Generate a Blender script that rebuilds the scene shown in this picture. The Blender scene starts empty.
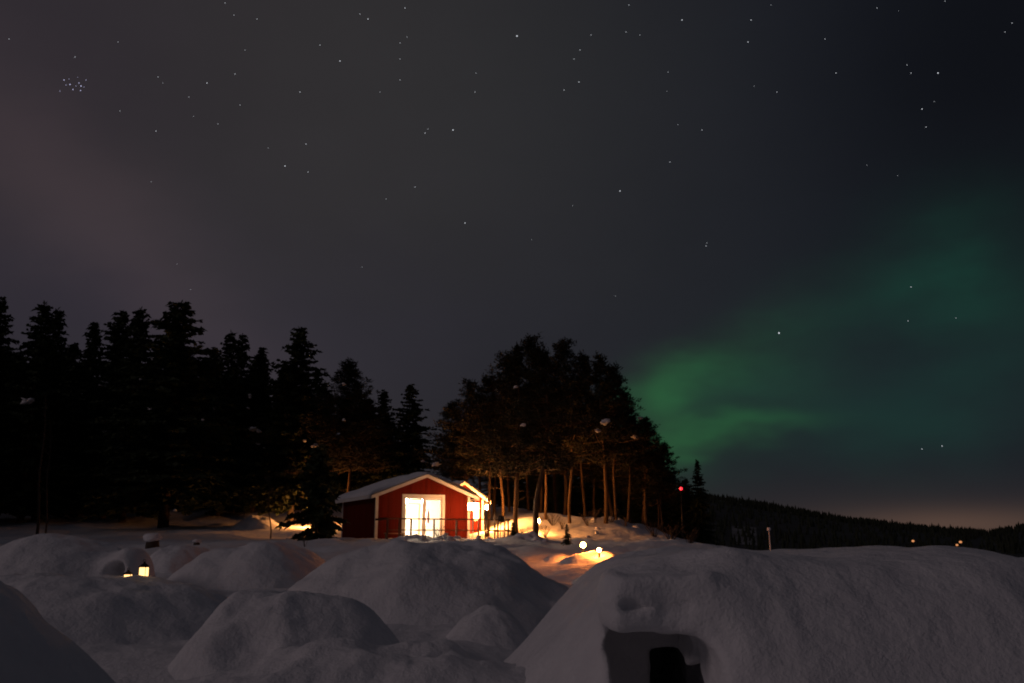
import bpy, math, random
import numpy as np
from mathutils import Vector, Matrix

random.seed(11)
rng = np.random.default_rng(11)
R = math.radians
scene = bpy.context.scene
COL = scene.collection

# ------------------------------------------------------------------ camera
FPX = 910.0
HORIZON = 541.0
ALPHA = math.atan((HORIZON - 341.5) / FPX)
EYE = 1.75
cam_d = bpy.data.cameras.new('Camera')
cam = bpy.data.objects.new('Camera', cam_d)
COL.objects.link(cam)
cam.location = (0, 0, EYE)
cam.rotation_euler = (R(90) + ALPHA, 0, 0)
cam_d.sensor_width = 36
cam_d.lens = 36 * FPX / 1024
cam_d.clip_start = 0.1
cam_d.clip_end = 20000
scene.camera = cam

def ray(px, py):
    xc = (px - 512) / FPX
    yc = (341.5 - py) / FPX
    ca, sa = math.cos(ALPHA), math.sin(ALPHA)
    return Vector((xc, ca - yc * sa, sa + yc * ca))

def P(px, py, Y):
    d = ray(px, py)
    k = Y / d.y
    return Vector((d.x * k, Y, EYE + d.z * k))

def px_of(p):
    x, y, z = p[0], p[1], p[2] - EYE
    ca, sa = math.cos(ALPHA), math.sin(ALPHA)
    zc = y * ca + z * sa
    return 512 + FPX * x / zc, 341.5 - FPX * (z * ca - y * sa) / zc

# ------------------------------------------------------------------ exposure
vs = scene.view_settings
vs.view_transform = 'Standard'
vs.look = 'None'
vs.exposure = 0.0
vs.gamma = 1.0
vs.use_curve_mapping = False
scene.cycles.max_bounces = 6
scene.cycles.sample_clamp_indirect = 3.0
scene.cycles.filter_width = 1.9
scene.cycles.caustics_reflective = False
scene.cycles.caustics_refractive = False

# ------------------------------------------------------------------ sky
MOON_AZ, MOON_EL = -112.0, 23.0      # degrees from the view direction (left, behind), height
world = bpy.data.worlds.new('World')
scene.world = world
world.use_nodes = True
wt = world.node_tree
wt.nodes.clear()

class Ex:
    """tiny expression builder on a node tree (scalars only)"""
    def __init__(s, t): s.t = t
    def m(s, op, a, b=0.0, c=None):
        n = s.t.nodes.new('ShaderNodeMath'); n.operation = op
        for i, v in enumerate((a, b, c)):
            if v is None: continue
            if isinstance(v, (int, float)): n.inputs[i].default_value = v
            else: s.t.links.new(v, n.inputs[i])
        return n.outputs[0]
    def sstep(s, v, lo, hi):
        n = s.t.nodes.new('ShaderNodeMapRange'); n.interpolation_type = 'SMOOTHSTEP'
        s.t.links.new(v, n.inputs[0]); n.inputs[1].default_value = lo; n.inputs[2].default_value = hi
        return n.outputs[0]

E = Ex(wt)
tc = wt.nodes.new('ShaderNodeTexCoord')
sep = wt.nodes.new('ShaderNodeSeparateXYZ')
wt.links.new(tc.outputs['Generated'], sep.inputs[0])
az = E.m('MULTIPLY', E.m('ARCTAN2', sep.outputs[0], sep.outputs[1]), 180 / math.pi)
el = E.m('MULTIPLY', E.m('ARCSINE', sep.outputs[2]), 180 / math.pi)

def wnoise(scale, detail=3.0, rough=0.55, sc=(1, 1, 1)):
    mp = wt.nodes.new('ShaderNodeMapping')
    mp.inputs['Scale'].default_value = sc
    wt.links.new(tc.outputs['Generated'], mp.inputs[0])
    n = wt.nodes.new('ShaderNodeTexNoise')
    n.inputs['Scale'].default_value = scale
    n.inputs['Detail'].default_value = detail
    n.inputs['Roughness'].default_value = rough
    wt.links.new(mp.outputs[0], n.inputs['Vector'])
    return n.outputs[0]

def azel(px, py):
    d = ray(px, py)
    return math.degrees(math.atan2(d.x, d.y)), math.degrees(math.atan2(d.z, math.hypot(d.x, d.y)))

warp = E.m('MULTIPLY', E.m('SUBTRACT', wnoise(4.0, 3), 0.5), 9.0)
warp2 = E.m('MULTIPLY', E.m('SUBTRACT', wnoise(5.5, 3, sc=(1, 1, 2.2)), 0.5), 6.0)

def blob(px, py, rx, ry, rot=0.0, w=1.0, warped=True):
    a0, e0 = azel(px, py)
    rx, ry = rx * 0.061, ry * 0.061
    da = E.m('SUBTRACT', az, a0)
    de = E.m('SUBTRACT', el, e0)
    if warped:
        da = E.m('ADD', da, warp); de = E.m('ADD', de, warp2)
    c, s = math.cos(R(rot)), math.sin(R(rot))
    u = E.m('ADD', E.m('MULTIPLY', da, c / rx), E.m('MULTIPLY', de, s / rx))
    v = E.m('ADD', E.m('MULTIPLY', da, -s / ry), E.m('MULTIPLY', de, c / ry))
    q = E.m('ADD', E.m('MULTIPLY', u, u), E.m('MULTIPLY', v, v))
    return E.m('MULTIPLY', E.m('POWER', math.e, E.m('MULTIPLY', q, -0.5)), w)

def col_add(terms, base=None):
    """sum of factor*colour as an RGB socket"""
    acc = base
    for f, c in terms:
        n = wt.nodes.new('ShaderNodeVectorMath'); n.operation = 'SCALE'
        n.inputs[0].default_value = c
        if isinstance(f, (int, float)): n.inputs['Scale'].default_value = f
        else: wt.links.new(f, n.inputs['Scale'])
        if acc is None: acc = n.outputs[0]
        else:
            a = wt.nodes.new('ShaderNodeVectorMath'); a.operation = 'ADD'
            wt.links.new(acc, a.inputs[0]); wt.links.new(n.outputs[0], a.inputs[1])
            acc = a.outputs[0]
    return acc

t_right = E.sstep(az, -24.0, 26.0)
t_left = E.m('SUBTRACT', 1.0, t_right)
cloudy = E.m('ADD', 0.74, E.m('MULTIPLY', wnoise(2.4, 5, 0.55, (1, 1, 1.6)), 0.52))
streak = E.m('ADD', 0.50, E.m('MULTIPLY', E.sstep(wnoise(4.0, 4, 0.55, (1, 1, 2.2)), 0.30, 0.70), 0.95))
def aur(*a):
    return E.m('MULTIPLY', blob(*a), streak)
terms = [
    (E.m('MULTIPLY', t_left, cloudy), (0.0278, 0.0238, 0.0278)),
    (E.m('MULTIPLY', t_right, cloudy), (0.0100, 0.0112, 0.0162)),
    (blob(60, 200, 190, 40, -33, 1.0), (0.0165, 0.0100, 0.0100)),
    (blob(0, 60, 120, 120, 0, 1.0), (0.0010, -0.0005, 0.0012)),
    (blob(450, 90, 230, 190, 0, 1.0), (0.0040, 0.0052, 0.0026)),
    (blob(160, 330, 260, 60, 0, 1.0), (0.0000, 0.0000, 0.0050)),
    # aurora
    (aur(668, 388, 52, 17, 22, 1.0), (0.0045, 0.0500, 0.0110)),
    (aur(660, 420, 26, 26, 0, 1.0), (0.0030, 0.0230, 0.0050)),
    (aur(690, 440, 64, 9, 3, 1.0), (0.0060, 0.0540, 0.0105)),
    (aur(745, 385, 85, 34, 32, 1.0), (0.0008, 0.0165, 0.0056)),
    (aur(860, 335, 110, 34, 32, 1.0), (0.0000, 0.0070, 0.0036)),
    (aur(970, 265, 42, 46, 30, 1.0), (0.0003, 0.0215, 0.0110)),
    (aur(940, 405, 110, 30, 14, 1.0), (0.0000, 0.0105, 0.0058)),
    (blob(860, 370, 210, 90, 0, 1.0), (0.0000, 0.0018, 0.0011)),
    # town glow low in the sky
    (blob(955, 526, 75, 11, 0, 1.0, False), (0.0600, 0.0310, 0.0165)),
    (blob(900, 525, 160, 26, 0, 1.0, False), (0.0170, 0.0098, 0.0075)),
]
skycol = col_add(terms)
dark = E.m('SUBTRACT', 1.0, blob(1010, 40, 140, 150, 0, 0.55, False))
dk = wt.nodes.new('ShaderNodeVectorMath'); dk.operation = 'SCALE'
wt.links.new(skycol, dk.inputs[0]); wt.links.new(dark, dk.inputs['Scale'])
bg = wt.nodes.new('ShaderNodeBackground')
wt.links.new(dk.outputs[0], bg.inputs['Color'])
bg.inputs['Strength'].default_value = 1.0
nish = wt.nodes.new('ShaderNodeTexSky')
nish.sky_type = 'NISHITA'
nish.sun_disc = False
nish.sun_elevation = R(MOON_EL)
nish.sun_rotation = R(MOON_AZ)
bg2 = wt.nodes.new('ShaderNodeBackground')
wt.links.new(nish.outputs[0], bg2.inputs['Color'])
bg2.inputs['Strength'].default_value = 0.0003
addn = wt.nodes.new('ShaderNodeAddShader')
wt.links.new(bg.outputs[0], addn.inputs[0]); wt.links.new(bg2.outputs[0], addn.inputs[1])
wout = wt.nodes.new('ShaderNodeOutputWorld')
wt.links.new(addn.outputs[0], wout.inputs['Surface'])

# ------------------------------------------------------------------ moonlight
sd = bpy.data.lights.new('Moon', 'SUN')
sd.energy = 0.17
sd.angle = R(14)
sd.color = (1.0, 0.76, 0.78)
sun = bpy.data.objects.new('Moon', sd)
COL.objects.link(sun)
mdir = Vector((math.sin(R(MOON_AZ)) * math.cos(R(MOON_EL)), math.cos(R(MOON_AZ)) * math.cos(R(MOON_EL)), math.sin(R(MOON_EL))))
sun.rotation_euler = mdir.to_track_quat('Z', 'Y').to_euler()
sun.location = mdir * 50

# ================================================================== helpers
def hash3(i, j, k):
    n = (i.astype(np.int64) * 374761393 + j.astype(np.int64) * 668265263 + k.astype(np.int64) * 2147483647) & 0xffffffff
    n = ((n ^ (n >> 13)) * 1274126177) & 0xffffffff
    n = (n ^ (n >> 16)) & 0xffffffff
    return n / 4294967295.0

def vn(x, y, z=0.0):
    """value noise, -1..1"""
    x, y, z = np.broadcast_arrays(np.asarray(x, float), np.asarray(y, float), np.asarray(z, float))
    i, j, k = np.floor(x), np.floor(y), np.floor(z)
    f = [x - i, y - j, z - k]
    f = [t * t * t * (t * (t * 6 - 15) + 10) for t in f]
    out = 0
    for a in (0, 1):
        for b in (0, 1):
            for c in (0, 1):
                w = (f[0] if a else 1 - f[0]) * (f[1] if b else 1 - f[1]) * (f[2] if c else 1 - f[2])
                out = out + w * hash3(i + a, j + b, k + c)
    return out * 2 - 1

def fbm(x, y, z=0.0, o=4):
    r, a = 0, 1.0
    for q in range(o):
        r = r + a * vn(np.asarray(x) * 2 ** q + 17.3 * q, np.asarray(y) * 2 ** q - 9.1 * q, np.asarray(z) * 2 ** q)
        a *= 0.5
    return r

def ss(v, lo, hi):
    t = np.clip((np.asarray(v, float) - lo) / (hi - lo), 0, 1)
    return t * t * (3 - 2 * t)

def mesh(name, v, f, mat=None, smooth=False):
    me = bpy.data.meshes.new(name)
    if isinstance(v, np.ndarray): v = v.tolist()
    if isinstance(f, np.ndarray): f = f.tolist()
    me.from_pydata(v, [], f)
    if smooth:
        me.polygons.foreach_set('use_smooth', np.ones(len(me.polygons), dtype=bool))
    if mat: me.materials.append(mat)
    me.update()
    return me

def link(name, me, parent=None, loc=None):
    o = bpy.data.objects.new(name, me)
    COL.objects.link(o)
    if parent: o.parent = parent
    if loc is not None: o.location = loc
    return o

def tag(o, label=None, cat=None, group=None, kind=None):
    if label: o['label'] = label
    if cat: o['category'] = cat
    if group: o['group'] = group
    if kind: o['kind'] = kind
    return o

def empty(name, loc, rz=0.0, label=None, cat=None, group=None):
    o = bpy.data.objects.new(name, None)
    o.empty_display_size = 0.3
    COL.objects.link(o)
    o.location = loc
    o.rotation_euler = (0, 0, rz)
    return tag(o, label, cat, group)

class MB:
    def __init__(s): s.v = []; s.f = []
    def add(s, v, f):
        o = len(s.v)
        s.v += [tuple(p) for p in v]
        s.f += [tuple(i + o for i in q) for q in f]
        return s
    def box(s, x0, x1, y0, y1, z0, z1):
        v = [(x0, y0, z0), (x1, y0, z0), (x1, y1, z0), (x0, y1, z0), (x0, y0, z1), (x1, y0, z1), (x1, y1, z1), (x0, y1, z1)]
        return s.add(v, [(0, 3, 2, 1), (4, 5, 6, 7), (0, 1, 5, 4), (1, 2, 6, 5), (2, 3, 7, 6), (3, 0, 4, 7)])
    def bar(s, p, q, w, h, up=(0, 0, 1)):
        p, q = Vector(p), Vector(q)
        d = (q - p).normalized(); u = Vector(up)
        a = d.cross(u).normalized(); b = a.cross(d).normalized()
        v = []
        for c in (p, q):
            for sx, sy in ((-1, -1), (1, -1), (1, 1), (-1, 1)):
                v.append(c + a * (sx * w / 2) + b * (sy * h / 2))
        return s.add(v, [(0, 1, 2, 3), (7, 6, 5, 4), (0, 4, 5, 1), (1, 5, 6, 2), (2, 6, 7, 3), (3, 7, 4, 0)])
    def tube(s, pts, rad, n=8):
        pts = [Vector(p) for p in pts]
        v = []; f = []
        for i, p in enumerate(pts):
            d = (pts[min(i + 1, len(pts) - 1)] - pts[max(i - 1, 0)]).normalized()
            ref = Vector((1, 0, 0)) if abs(d.x) < 0.9 else Vector((0, 1, 0))
            a = d.cross(ref).normalized(); b = d.cross(a)
            r = rad[i] if isinstance(rad, (list, tuple)) else rad
            for k in range(n):
                t = 2 * math.pi * k / n
                v.append(p + a * (r * math.cos(t)) + b * (r * math.sin(t)))
        for i in range(len(pts) - 1):
            for k in range(n):
                k2 = (k + 1) % n
                f.append((i * n + k, i * n + k2, (i + 1) * n + k2, (i + 1) * n + k))
        f.append(tuple(range(n))); f.append(tuple((len(pts) - 1) * n + k for k in reversed(range(n))))
        return s.add(v, f)
    def lathe(s, prof, c=(0, 0, 0), n=16):
        v = []; f = []
        for r, z in prof:
            for k in range(n):
                t = 2 * math.pi * k / n
                v.append((c[0] + r * math.cos(t), c[1] + r * math.sin(t), c[2] + z))
        for i in range(len(prof) - 1):
            for k in range(n):
                k2 = (k + 1) % n
                f.append((i * n + k, i * n + k2, (i + 1) * n + k2, (i + 1) * n + k))
        f.append(tuple(reversed(range(n)))); f.append(tuple((len(prof) - 1) * n + k for k in range(n)))
        return s.add(v, f)
    def lump(s, c, r, seed=0, amp=0.25, nu=14, nv=9):
        v = []; f = []
        for i in range(nv + 1):
            th = math.pi * i / nv
            for k in range(nu):
                ph = 2 * math.pi * k / nu
                d = Vector((math.sin(th) * math.cos(ph), math.sin(th) * math.sin(ph), math.cos(th)))
                m = 1 + amp * float(fbm(d.x * 1.6 + seed * 3.7, d.y * 1.6 + seed, d.z * 1.6, 3))
                v.append((c[0] + d.x * r[0] * m, c[1] + d.y * r[1] * m, c[2] + d.z * r[2] * m))
        for i in range(nv):
            for k in range(nu):
                k2 = (k + 1) % nu
                f.append((i * nu + k, (i + 1) * nu + k, (i + 1) * nu + k2, i * nu + k2))
        return s.add(v, f)
    def build(s, name, mat, parent=None, smooth=False, loc=None):
        return link(name, mesh(name, s.v, s.f, mat, smooth), parent, loc)

# ================================================================== materials
def new_mat(name):
    m = bpy.data.materials.new(name); m.use_nodes = True
    t = m.node_tree
    return m, t, t.nodes['Principled BSDF']

def noise_node(t, scale, detail=4, rough=0.6, coord='Object', sc=(1, 1, 1)):
    c = t.nodes.new('ShaderNodeTexCoord'); mp = t.nodes.new('ShaderNodeMapping')
    mp.inputs['Scale'].default_value = sc
    t.links.new(c.outputs[coord], mp.inputs[0])
    n = t.nodes.new('ShaderNodeTexNoise')
    n.inputs['Scale'].default_value = scale; n.inputs['Detail'].default_value = detail; n.inputs['Roughness'].default_value = rough
    t.links.new(mp.outputs[0], n.inputs['Vector'])
    return n.outputs[0]

def ramp(t, fac, c0, c1, p0=0.3, p1=0.7):
    r = t.nodes.new('ShaderNodeValToRGB')
    r.color_ramp.elements[0].position = p0; r.color_ramp.elements[1].position = p1
    r.color_ramp.elements[0].color = (*c0, 1); r.color_ramp.elements[1].color = (*c1, 1)
    t.links.new(fac, r.inputs[0])
    return r.outputs[0]

def bump(t, b, h, strength, dist):
    n = t.nodes.new('ShaderNodeBump')
    n.inputs['Strength'].default_value = strength; n.inputs['Distance'].default_value = dist
    t.links.new(h, n.inputs['Height'])
    t.links.new(n.outputs[0], b.inputs['Normal'])

def mat_noise(name, c0, c1, scale, rough=0.8, bs=0.4, bd=0.02, sc=(1, 1, 1), detail=5):
    m, t, b = new_mat(name)
    n = noise_node(t, scale, detail, 0.65, sc=sc)
    t.links.new(ramp(t, n, c0, c1), b.inputs['Base Color'])
    b.inputs['Roughness'].default_value = rough
    b.inputs['Specular IOR Level'].default_value = 0.25
    if bs: bump(t, b, n, bs, bd)
    return m

def mat_snow():
    m, t, b = new_mat('snow')
    a = noise_node(t, 2.2, 6, 0.6)
    f = noise_node(t, 26.0, 5, 0.7)
    add = Ex(t).m('ADD', a, Ex(t).m('MULTIPLY', f, 0.11))
    t.links.new(ramp(t, a, (0.74, 0.74, 0.76), (0.84, 0.84, 0.85)), b.inputs['Base Color'])
    b.inputs['Roughness'].default_value = 0.75
    b.inputs['Specular IOR Level'].default_value = 0.2
    bump(t, b, add, 0.8, 0.12)
    return m

def mat_glow(name, col, strength, sampled=True):
    m, t, b = new_mat(name)
    b.inputs['Base Color'].default_value = (0.8, 0.7, 0.55, 1)
    b.inputs['Emission Color'].default_value = (*col, 1)
    b.inputs['Emission Strength'].default_value = strength
    if not sampled: m.cycles.emission_sampling = 'NONE'
    return m

def mat_boards(name, c0, c1, freq):
    m, t, b = new_mat(name)
    c = t.nodes.new('ShaderNodeTexCoord')
    s = t.nodes.new('ShaderNodeSeparateXYZ'); t.links.new(c.outputs['Object'], s.inputs[0])
    e = Ex(t)
    u = e.m('MULTIPLY', e.m('ADD', s.outputs[0], s.outputs[1]), freq)
    fr = e.m('FRACT', u)
    groove = e.sstep(e.m('ABSOLUTE', e.m('SUBTRACT', fr, 0.5)), 0.40, 0.48)
    wn = t.nodes.new('ShaderNodeTexWhiteNoise'); wn.noise_dimensions = '1D'
    t.links.new(e.m('FLOOR', u), wn.inputs['W'])
    n = noise_node(t, 9, 5, 0.6, sc=(1, 1, 0.12))
    mixf = e.m('ADD', e.m('MULTIPLY', wn.outputs[0], 0.45), e.m('MULTIPLY', n, 0.55))
    t.links.new(ramp(t, mixf, c0, c1, 0.15, 0.85), b.inputs['Base Color'])
    b.inputs['Roughness'].default_value = 0.75
    b.inputs['Specular IOR Level'].default_value = 0.03
    bump(t, b, e.m('SUBTRACT', e.m('MULTIPLY', n, 0.15), groove), 0.9, 0.02)
    return m

def mat_glass():
    m = bpy.data.materials.new('window_glass'); m.use_nodes = True
    t = m.node_tree; t.nodes.clear()
    tr = t.nodes.new('ShaderNodeBsdfTransparent'); tr.inputs[0].default_value = (0.95, 0.96, 0.96, 1)
    gl = t.nodes.new('ShaderNodeBsdfGlossy'); gl.inputs['Roughness'].default_value = 0.03
    fr = t.nodes.new('ShaderNodeFresnel'); fr.inputs[0].default_value = 1.45
    mx = t.nodes.new('ShaderNodeMixShader')
    t.links.new(fr.outputs[0], mx.inputs[0]); t.links.new(tr.outputs[0], mx.inputs[1]); t.links.new(gl.outputs[0], mx.inputs[2])
    o = t.nodes.new('ShaderNodeOutputMaterial'); t.links.new(mx.outputs[0], o.inputs[0])
    return m

M = dict(
    snow=mat_snow(),
    spruce=mat_noise('spruce_needles', (0.018, 0.030, 0.013), (0.050, 0.065, 0.026), 1.3, bs=0),
    pine=mat_noise('pine_needles', (0.009, 0.011, 0.005), (0.024, 0.022, 0.009), 1.3, bs=0),
    bark=mat_noise('spruce_bark', (0.035, 0.026, 0.020), (0.10, 0.075, 0.055), 6, bs=0.8, bd=0.04, sc=(1, 1, 0.25)),
    pbark=mat_noise('pine_bark', (0.04, 0.026, 0.015), (0.135, 0.078, 0.036), 6, bs=0.9, bd=0.05, sc=(1, 1, 0.3)),
    red=mat_boards('red_boards', (0.080, 0.0085, 0.0045), (0.130, 0.0135, 0.007), 6.5),
    white=mat_noise('white_paint', (0.70, 0.68, 0.64), (0.80, 0.79, 0.76), 14, 0.5, 0.1, 0.004),
    wood=mat_noise('dark_wood', (0.055, 0.032, 0.020), (0.14, 0.085, 0.050), 10, 0.7, 0.4, 0.006, sc=(1, 1, 0.2)),
    pale=mat_noise('pale_wood', (0.34, 0.24, 0.15), (0.48, 0.36, 0.23), 8, 0.6, 0.2, 0.004),
    room=mat_noise('room_paint', (0.76, 0.72, 0.64), (0.82, 0.78, 0.70), 3, 0.6, 0.0),
    dark=mat_noise('roof_felt', (0.03, 0.028, 0.028), (0.06, 0.055, 0.05), 9, 0.85, 0.3, 0.01),
    metal=mat_noise('black_metal', (0.015, 0.015, 0.015), (0.035, 0.032, 0.03), 12, 0.5, 0.15, 0.003),
    twig=mat_noise('twig_bark', (0.04, 0.028, 0.02), (0.09, 0.065, 0.05), 20, 0.8, 0.0),
    cloth=mat_noise('blue_cloth', (0.02, 0.012, 0.05), (0.05, 0.03, 0.10), 12, 0.9, 0.3, 0.01),
    cloth2=mat_noise('pink_cloth', (0.40, 0.20, 0.22), (0.55, 0.32, 0.30), 12, 0.9, 0.3, 0.01),
    farwood=mat_noise('far_needles', (0.018, 0.024, 0.014), (0.045, 0.052, 0.028), 0.08, bs=0),
    hill=mat_noise('wooded_hill', (0.02, 0.022, 0.018), (0.06, 0.06, 0.06), 0.02, bs=0),
    clearing=mat_noise('hill_clearing', (0.05, 0.05, 0.05), (0.30, 0.30, 0.31), 0.05, bs=0),
    glass=mat_glass(),
    lamp=mat_glow('lamp_glow', (1.0, 0.42, 0.15), 125),
    lamp2=mat_glow('bright_lamp_glow', (1.0, 0.36, 0.08), 2900),
    ceil=mat_glow('ceiling_lamp_glow', (1.0, 0.74, 0.50), 1900),
    globe=mat_glow('globe_glow', (1.0, 0.25, 0.04), 560),
    globe2=mat_glow('path_globe_glow', (1.0, 0.36, 0.09), 800),
    globe3=mat_glow('grove_globe_glow', (1.0, 0.34, 0.07), 620),
    candle=mat_glow('candle_glow', (1.0, 0.55, 0.20), 2.6),
    lit=mat_glow('lit_board_glow', (1.0, 0.55, 0.25), 9),
    far_glow=mat_glow('distant_glow', (1.0, 0.38, 0.12), 0.7),
    redlamp=mat_glow('red_lamp_glow', (1.0, 0.02, 0.04), 2.2),
)

# ================================================================== terrain
def G(x, y):
    x = np.asarray(x, float); y = np.asarray(y, float)
    z = 1.75 * ss(y, 11, 46)
    z = z + 0.28 * ss(y, 9.5, 13) * (1 - ss(y, 18, 27)) * (1 - ss(x, -0.8, 0.8))
    left = ss(-x, -9.0, 3.0)                      # 1 on the left and behind the cabin
    z = z + left * 3.9 * ss(y, 52, 100)
    mid = ss(x, -4, 2) * (1 - ss(x, 6, 13)) * ss(y, 48, 62) * (1 - ss(y, 66, 100))
    z = z + 1.35 * mid
    drop = ss(x - 0.12 * (np.clip(y, 0, 80) - 20), 3.5, 26) * ss(y, 16, 60)
    z = z - 7.0 * drop
    z = z - 2.0 * ss(np.abs(x), 60, 300) * (x > 0)
    far = ss(y, 150, 420)
    z = z * (1 - far) + far * (-6.0 + 10 * ss(-x, -40, 200))
    d = np.hypot(x, y)
    am = ss(d, 3, 9) * (1 - 0.6 * ss(d, 60, 200))
    z = z + am * (0.16 * fbm(x * 0.33, y * 0.33, 1.7, 4) + 0.035 * fbm(x * 1.9, y * 1.9, 4.1, 3))
    z = z + ss(x, 0, 3) * (1 - ss(x, 9, 13)) * ss(y, 46, 50) * (1 - ss(y, 66, 72)) * 0.09 * fbm(x * 0.9, y * 0.9, 5.5, 4)
    rough = np.exp(-((y - 45.5) / 3.0) ** 2) * ss(x, -13, -9) * (1 - ss(x, 6, 12))
    z = z + rough * 0.22 * fbm(x * 1.3, y * 1.3, 8.8, 3)
    return z

def g1(x, y): return float(G(x, y))

def build_ground():
    a_front = np.linspace(-46, 46, 330)
    a_back = np.linspace(46, 314, 90)[1:-1]
    ang = np.radians(np.concatenate([a_front, a_back]))
    rr = np.concatenate([[1.0, 2.0, 3.0], np.geomspace(4, 90, 300), np.geomspace(92, 9000, 80)])
    A, RR = np.meshgrid(ang, rr)
    X, Y = np.sin(A) * RR, np.cos(A) * RR
    Z = G(X, Y)
    n = len(ang)
    v = np.stack([X, Y, Z], -1).reshape(-1, 3)
    i = np.arange(len(rr) - 1)[:, None] * n
    k = np.arange(n)[None, :]
    k2 = (k + 1) % n
    f = np.stack([i + k, i + n + k, i + n + k2, i + k2], -1).reshape(-1, 4)[:, ::-1]
    v = np.vstack([v, [[0, 0, 0]]])
    tri = [[len(v) - 1, (q + 1) % n, q] for q in range(n)]
    o = link('snow_ground', mesh('snow_ground', v.tolist(), f.tolist() + tri, M['snow'], True))
    tag(o, kind='structure')
build_ground()

MOUNDS = []
def mound_fn(cx, cy, a, b, rot, h, n, p, seed, amp, dents=()):
    c, s = math.cos(R(rot)), math.sin(R(rot))
    def fn(x, y):
        x = np.asarray(x, float); y = np.asarray(y, float)
        dx, dy = x - cx, y - cy
        u = (dx * c + dy * s) / a; v = (-dx * s + dy * c) / b
        th = np.arctan2(v, u)
        w = 1 + 0.10 * fbm(np.cos(th) * 1.1 + seed * 5.3, np.sin(th) * 1.1, seed, 2)
        r = np.clip(np.hypot(u, v) * w, 0, 1)
        prof = (1 - r ** n) ** p
        nz = amp * (fbm(x * 0.55 + seed * 7.7, y * 0.55, seed * 2.1, 3) + 0.45 * fbm(x * 1.5, y * 1.5, seed, 4))
        z = G(x, y) - 0.05 + prof * h * (1 + 0.35 * nz) + 0.05 * prof
        for (qx, qy, qr, qd) in dents:
            z = z - qd * np.exp(-(((x - cx - qx) ** 2 + (y - cy - qy) ** 2) / qr ** 2) ** 1.5) * prof
        return z
    return fn

def mound(x0, x1, ytop, Y, depth, label, n=2.4, p=1.6, rot=0, amp=0.35, shift=0.0, h=None, dents=(), rough=0.022, name='snow_mound', cat='snow mound', group='snow mounds in the foreground'):
    """pixel span and crest of a mound standing Y metres away"""
    xa, xb = P(x0, 541, Y).x, P(x1, 541, Y).x
    cx = (xa + xb) / 2 + shift; a = (xb - xa) / 2 / 0.88; b = depth / 2
    if h is None: h = P((x0 + x1) / 2, ytop, Y).z - g1(cx, Y)
    seed = len(MOUNDS) + 1
    fn = mound_fn(cx, Y, a, b, rot, h, n, p, seed, amp, dents)
    MOUNDS.append(fn)
    nr, na = 46, 120
    c, s = math.cos(R(rot)), math.sin(R(rot))
    rr = np.linspace(0, 1.12, nr)[1:]
    th = np.linspace(0, 2 * math.pi, na, endpoint=False)
    T, RR = np.meshgrid(th, rr)
    u, v = np.cos(T) * RR * a, np.sin(T) * RR * b
    X = cx + u * c - v * s; Yy = Y + u * s + v * c
    Z = fn(X, Yy) + rough * fbm(X * 2.6, Yy * 2.6, 3.1, 3)
    z0 = float(fn(cx, Y))
    base = Vector((cx, Y, g1(cx, Y)))
    vv = np.vstack([np.stack([X, Yy, Z], -1).reshape(-1, 3), [[cx, Y, z0]]]) - np.array(base)
    k = np.arange(na)[None, :]; k2 = (k + 1) % na
    i = np.arange(nr - 2)[:, None] * na
    f = np.stack([i + k, i + na + k, i + na + k2, i + k2], -1).reshape(-1, 4).tolist()
    last = len(vv) - 1
    f += [[last, q, (q + 1) % na] for q in range(na)]
    o = link(name, mesh(name, vv, f, M['snow'], True), loc=base)
    return tag(o, label, cat, group)

mound(-230, 158, 600, 7.8, 6.0, 'dark smooth snow bank filling the lower left corner', shift=-0.1, n=2.0, p=1.4)
mound(198, 396, 588, 12.5, 3.6, 'rounded snow mound left of centre with a hollow in its front', n=3.4, p=1.25, amp=0.5, dents=((-.25, -1.15, .34, .35), (.55, -.8, .5, .25), (-.05, -.35, .25, -.06)))
mound(300, 584, 543, 18.5, 5.6, 'large broad flat-topped snow mound below the red cabin', n=4.0, p=1.4, amp=0.34, dents=((.6, -1.9, .9, .30), (-1.4, -1.6, .7, .25), (2.0, -1.2, .6, .2)))
mound(448, 536, 611, 14.6, 1.6, 'small pointed snow heap in front of the large broad mound', n=2.2, p=1.2, amp=1.2)
mound(186, 340, 543, 25, 5.0, 'snow mound below the dark spruce, left of the large broad mound', n=3.0, p=1.3, amp=0.25)
mound(146, 224, 547, 30, 3.6, 'small snow mound with a warm lit shoulder, right of the candle lanterns', n=2.4, p=1.3)
mound(-60, 262, 576, 15.4, 5.0, 'low wide snow mound that the two candle lanterns stand on', n=3.0, p=1.6, amp=0.25)
mound(190, 640, 662, 10.6, 3.4, 'low lumpy snow heap along the bottom edge of the photo', n=2.4, p=1.4, amp=0.7, rough=.06)
mound(540, 580, 554, 32.2, 2.2, 'small snow heap lit orange beside the glowing globe lanterns', n=2.2, p=1.2, amp=0.8)
mound(562, 622, 554, 30.6, 2.2, 'snow heap that the two glowing globe lanterns stand in', n=2.4, p=1.2, amp=0.6)
mound(570, 652, 564, 25, 2.6, 'pinkish snow heap between the broad mound and the snow shelter', n=2.2, p=1.4, amp=0.7)
mound(384, 470, 537, 45.8, 2.2, 'shovelled snow bank along the front of the cabin deck', n=2.2, p=1.2, amp=1.0, h=0.20)
mound(500, 548, 537, 45, 2.4, 'lumpy snow bank at the foot of the two thick pine trunks', n=2.2, p=1.2, amp=1.2, h=0.25)
mound(566, 592, 522, 60, 3.2, 'brightly lit snow pile among the pine trunks', n=2.2, p=1.2, amp=0.8)
mound(592, 632, 517, 66, 2.6, 'dim snow pile under the pines at the top of the slope', n=2.2, p=1.2, amp=0.8)
mound(232, 280, 521, 66.5, 4.0, 'snow bank lit yellow beside the path left of the dark spruce', n=2.2, p=1.4, amp=0.6, h=0.75)

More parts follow.
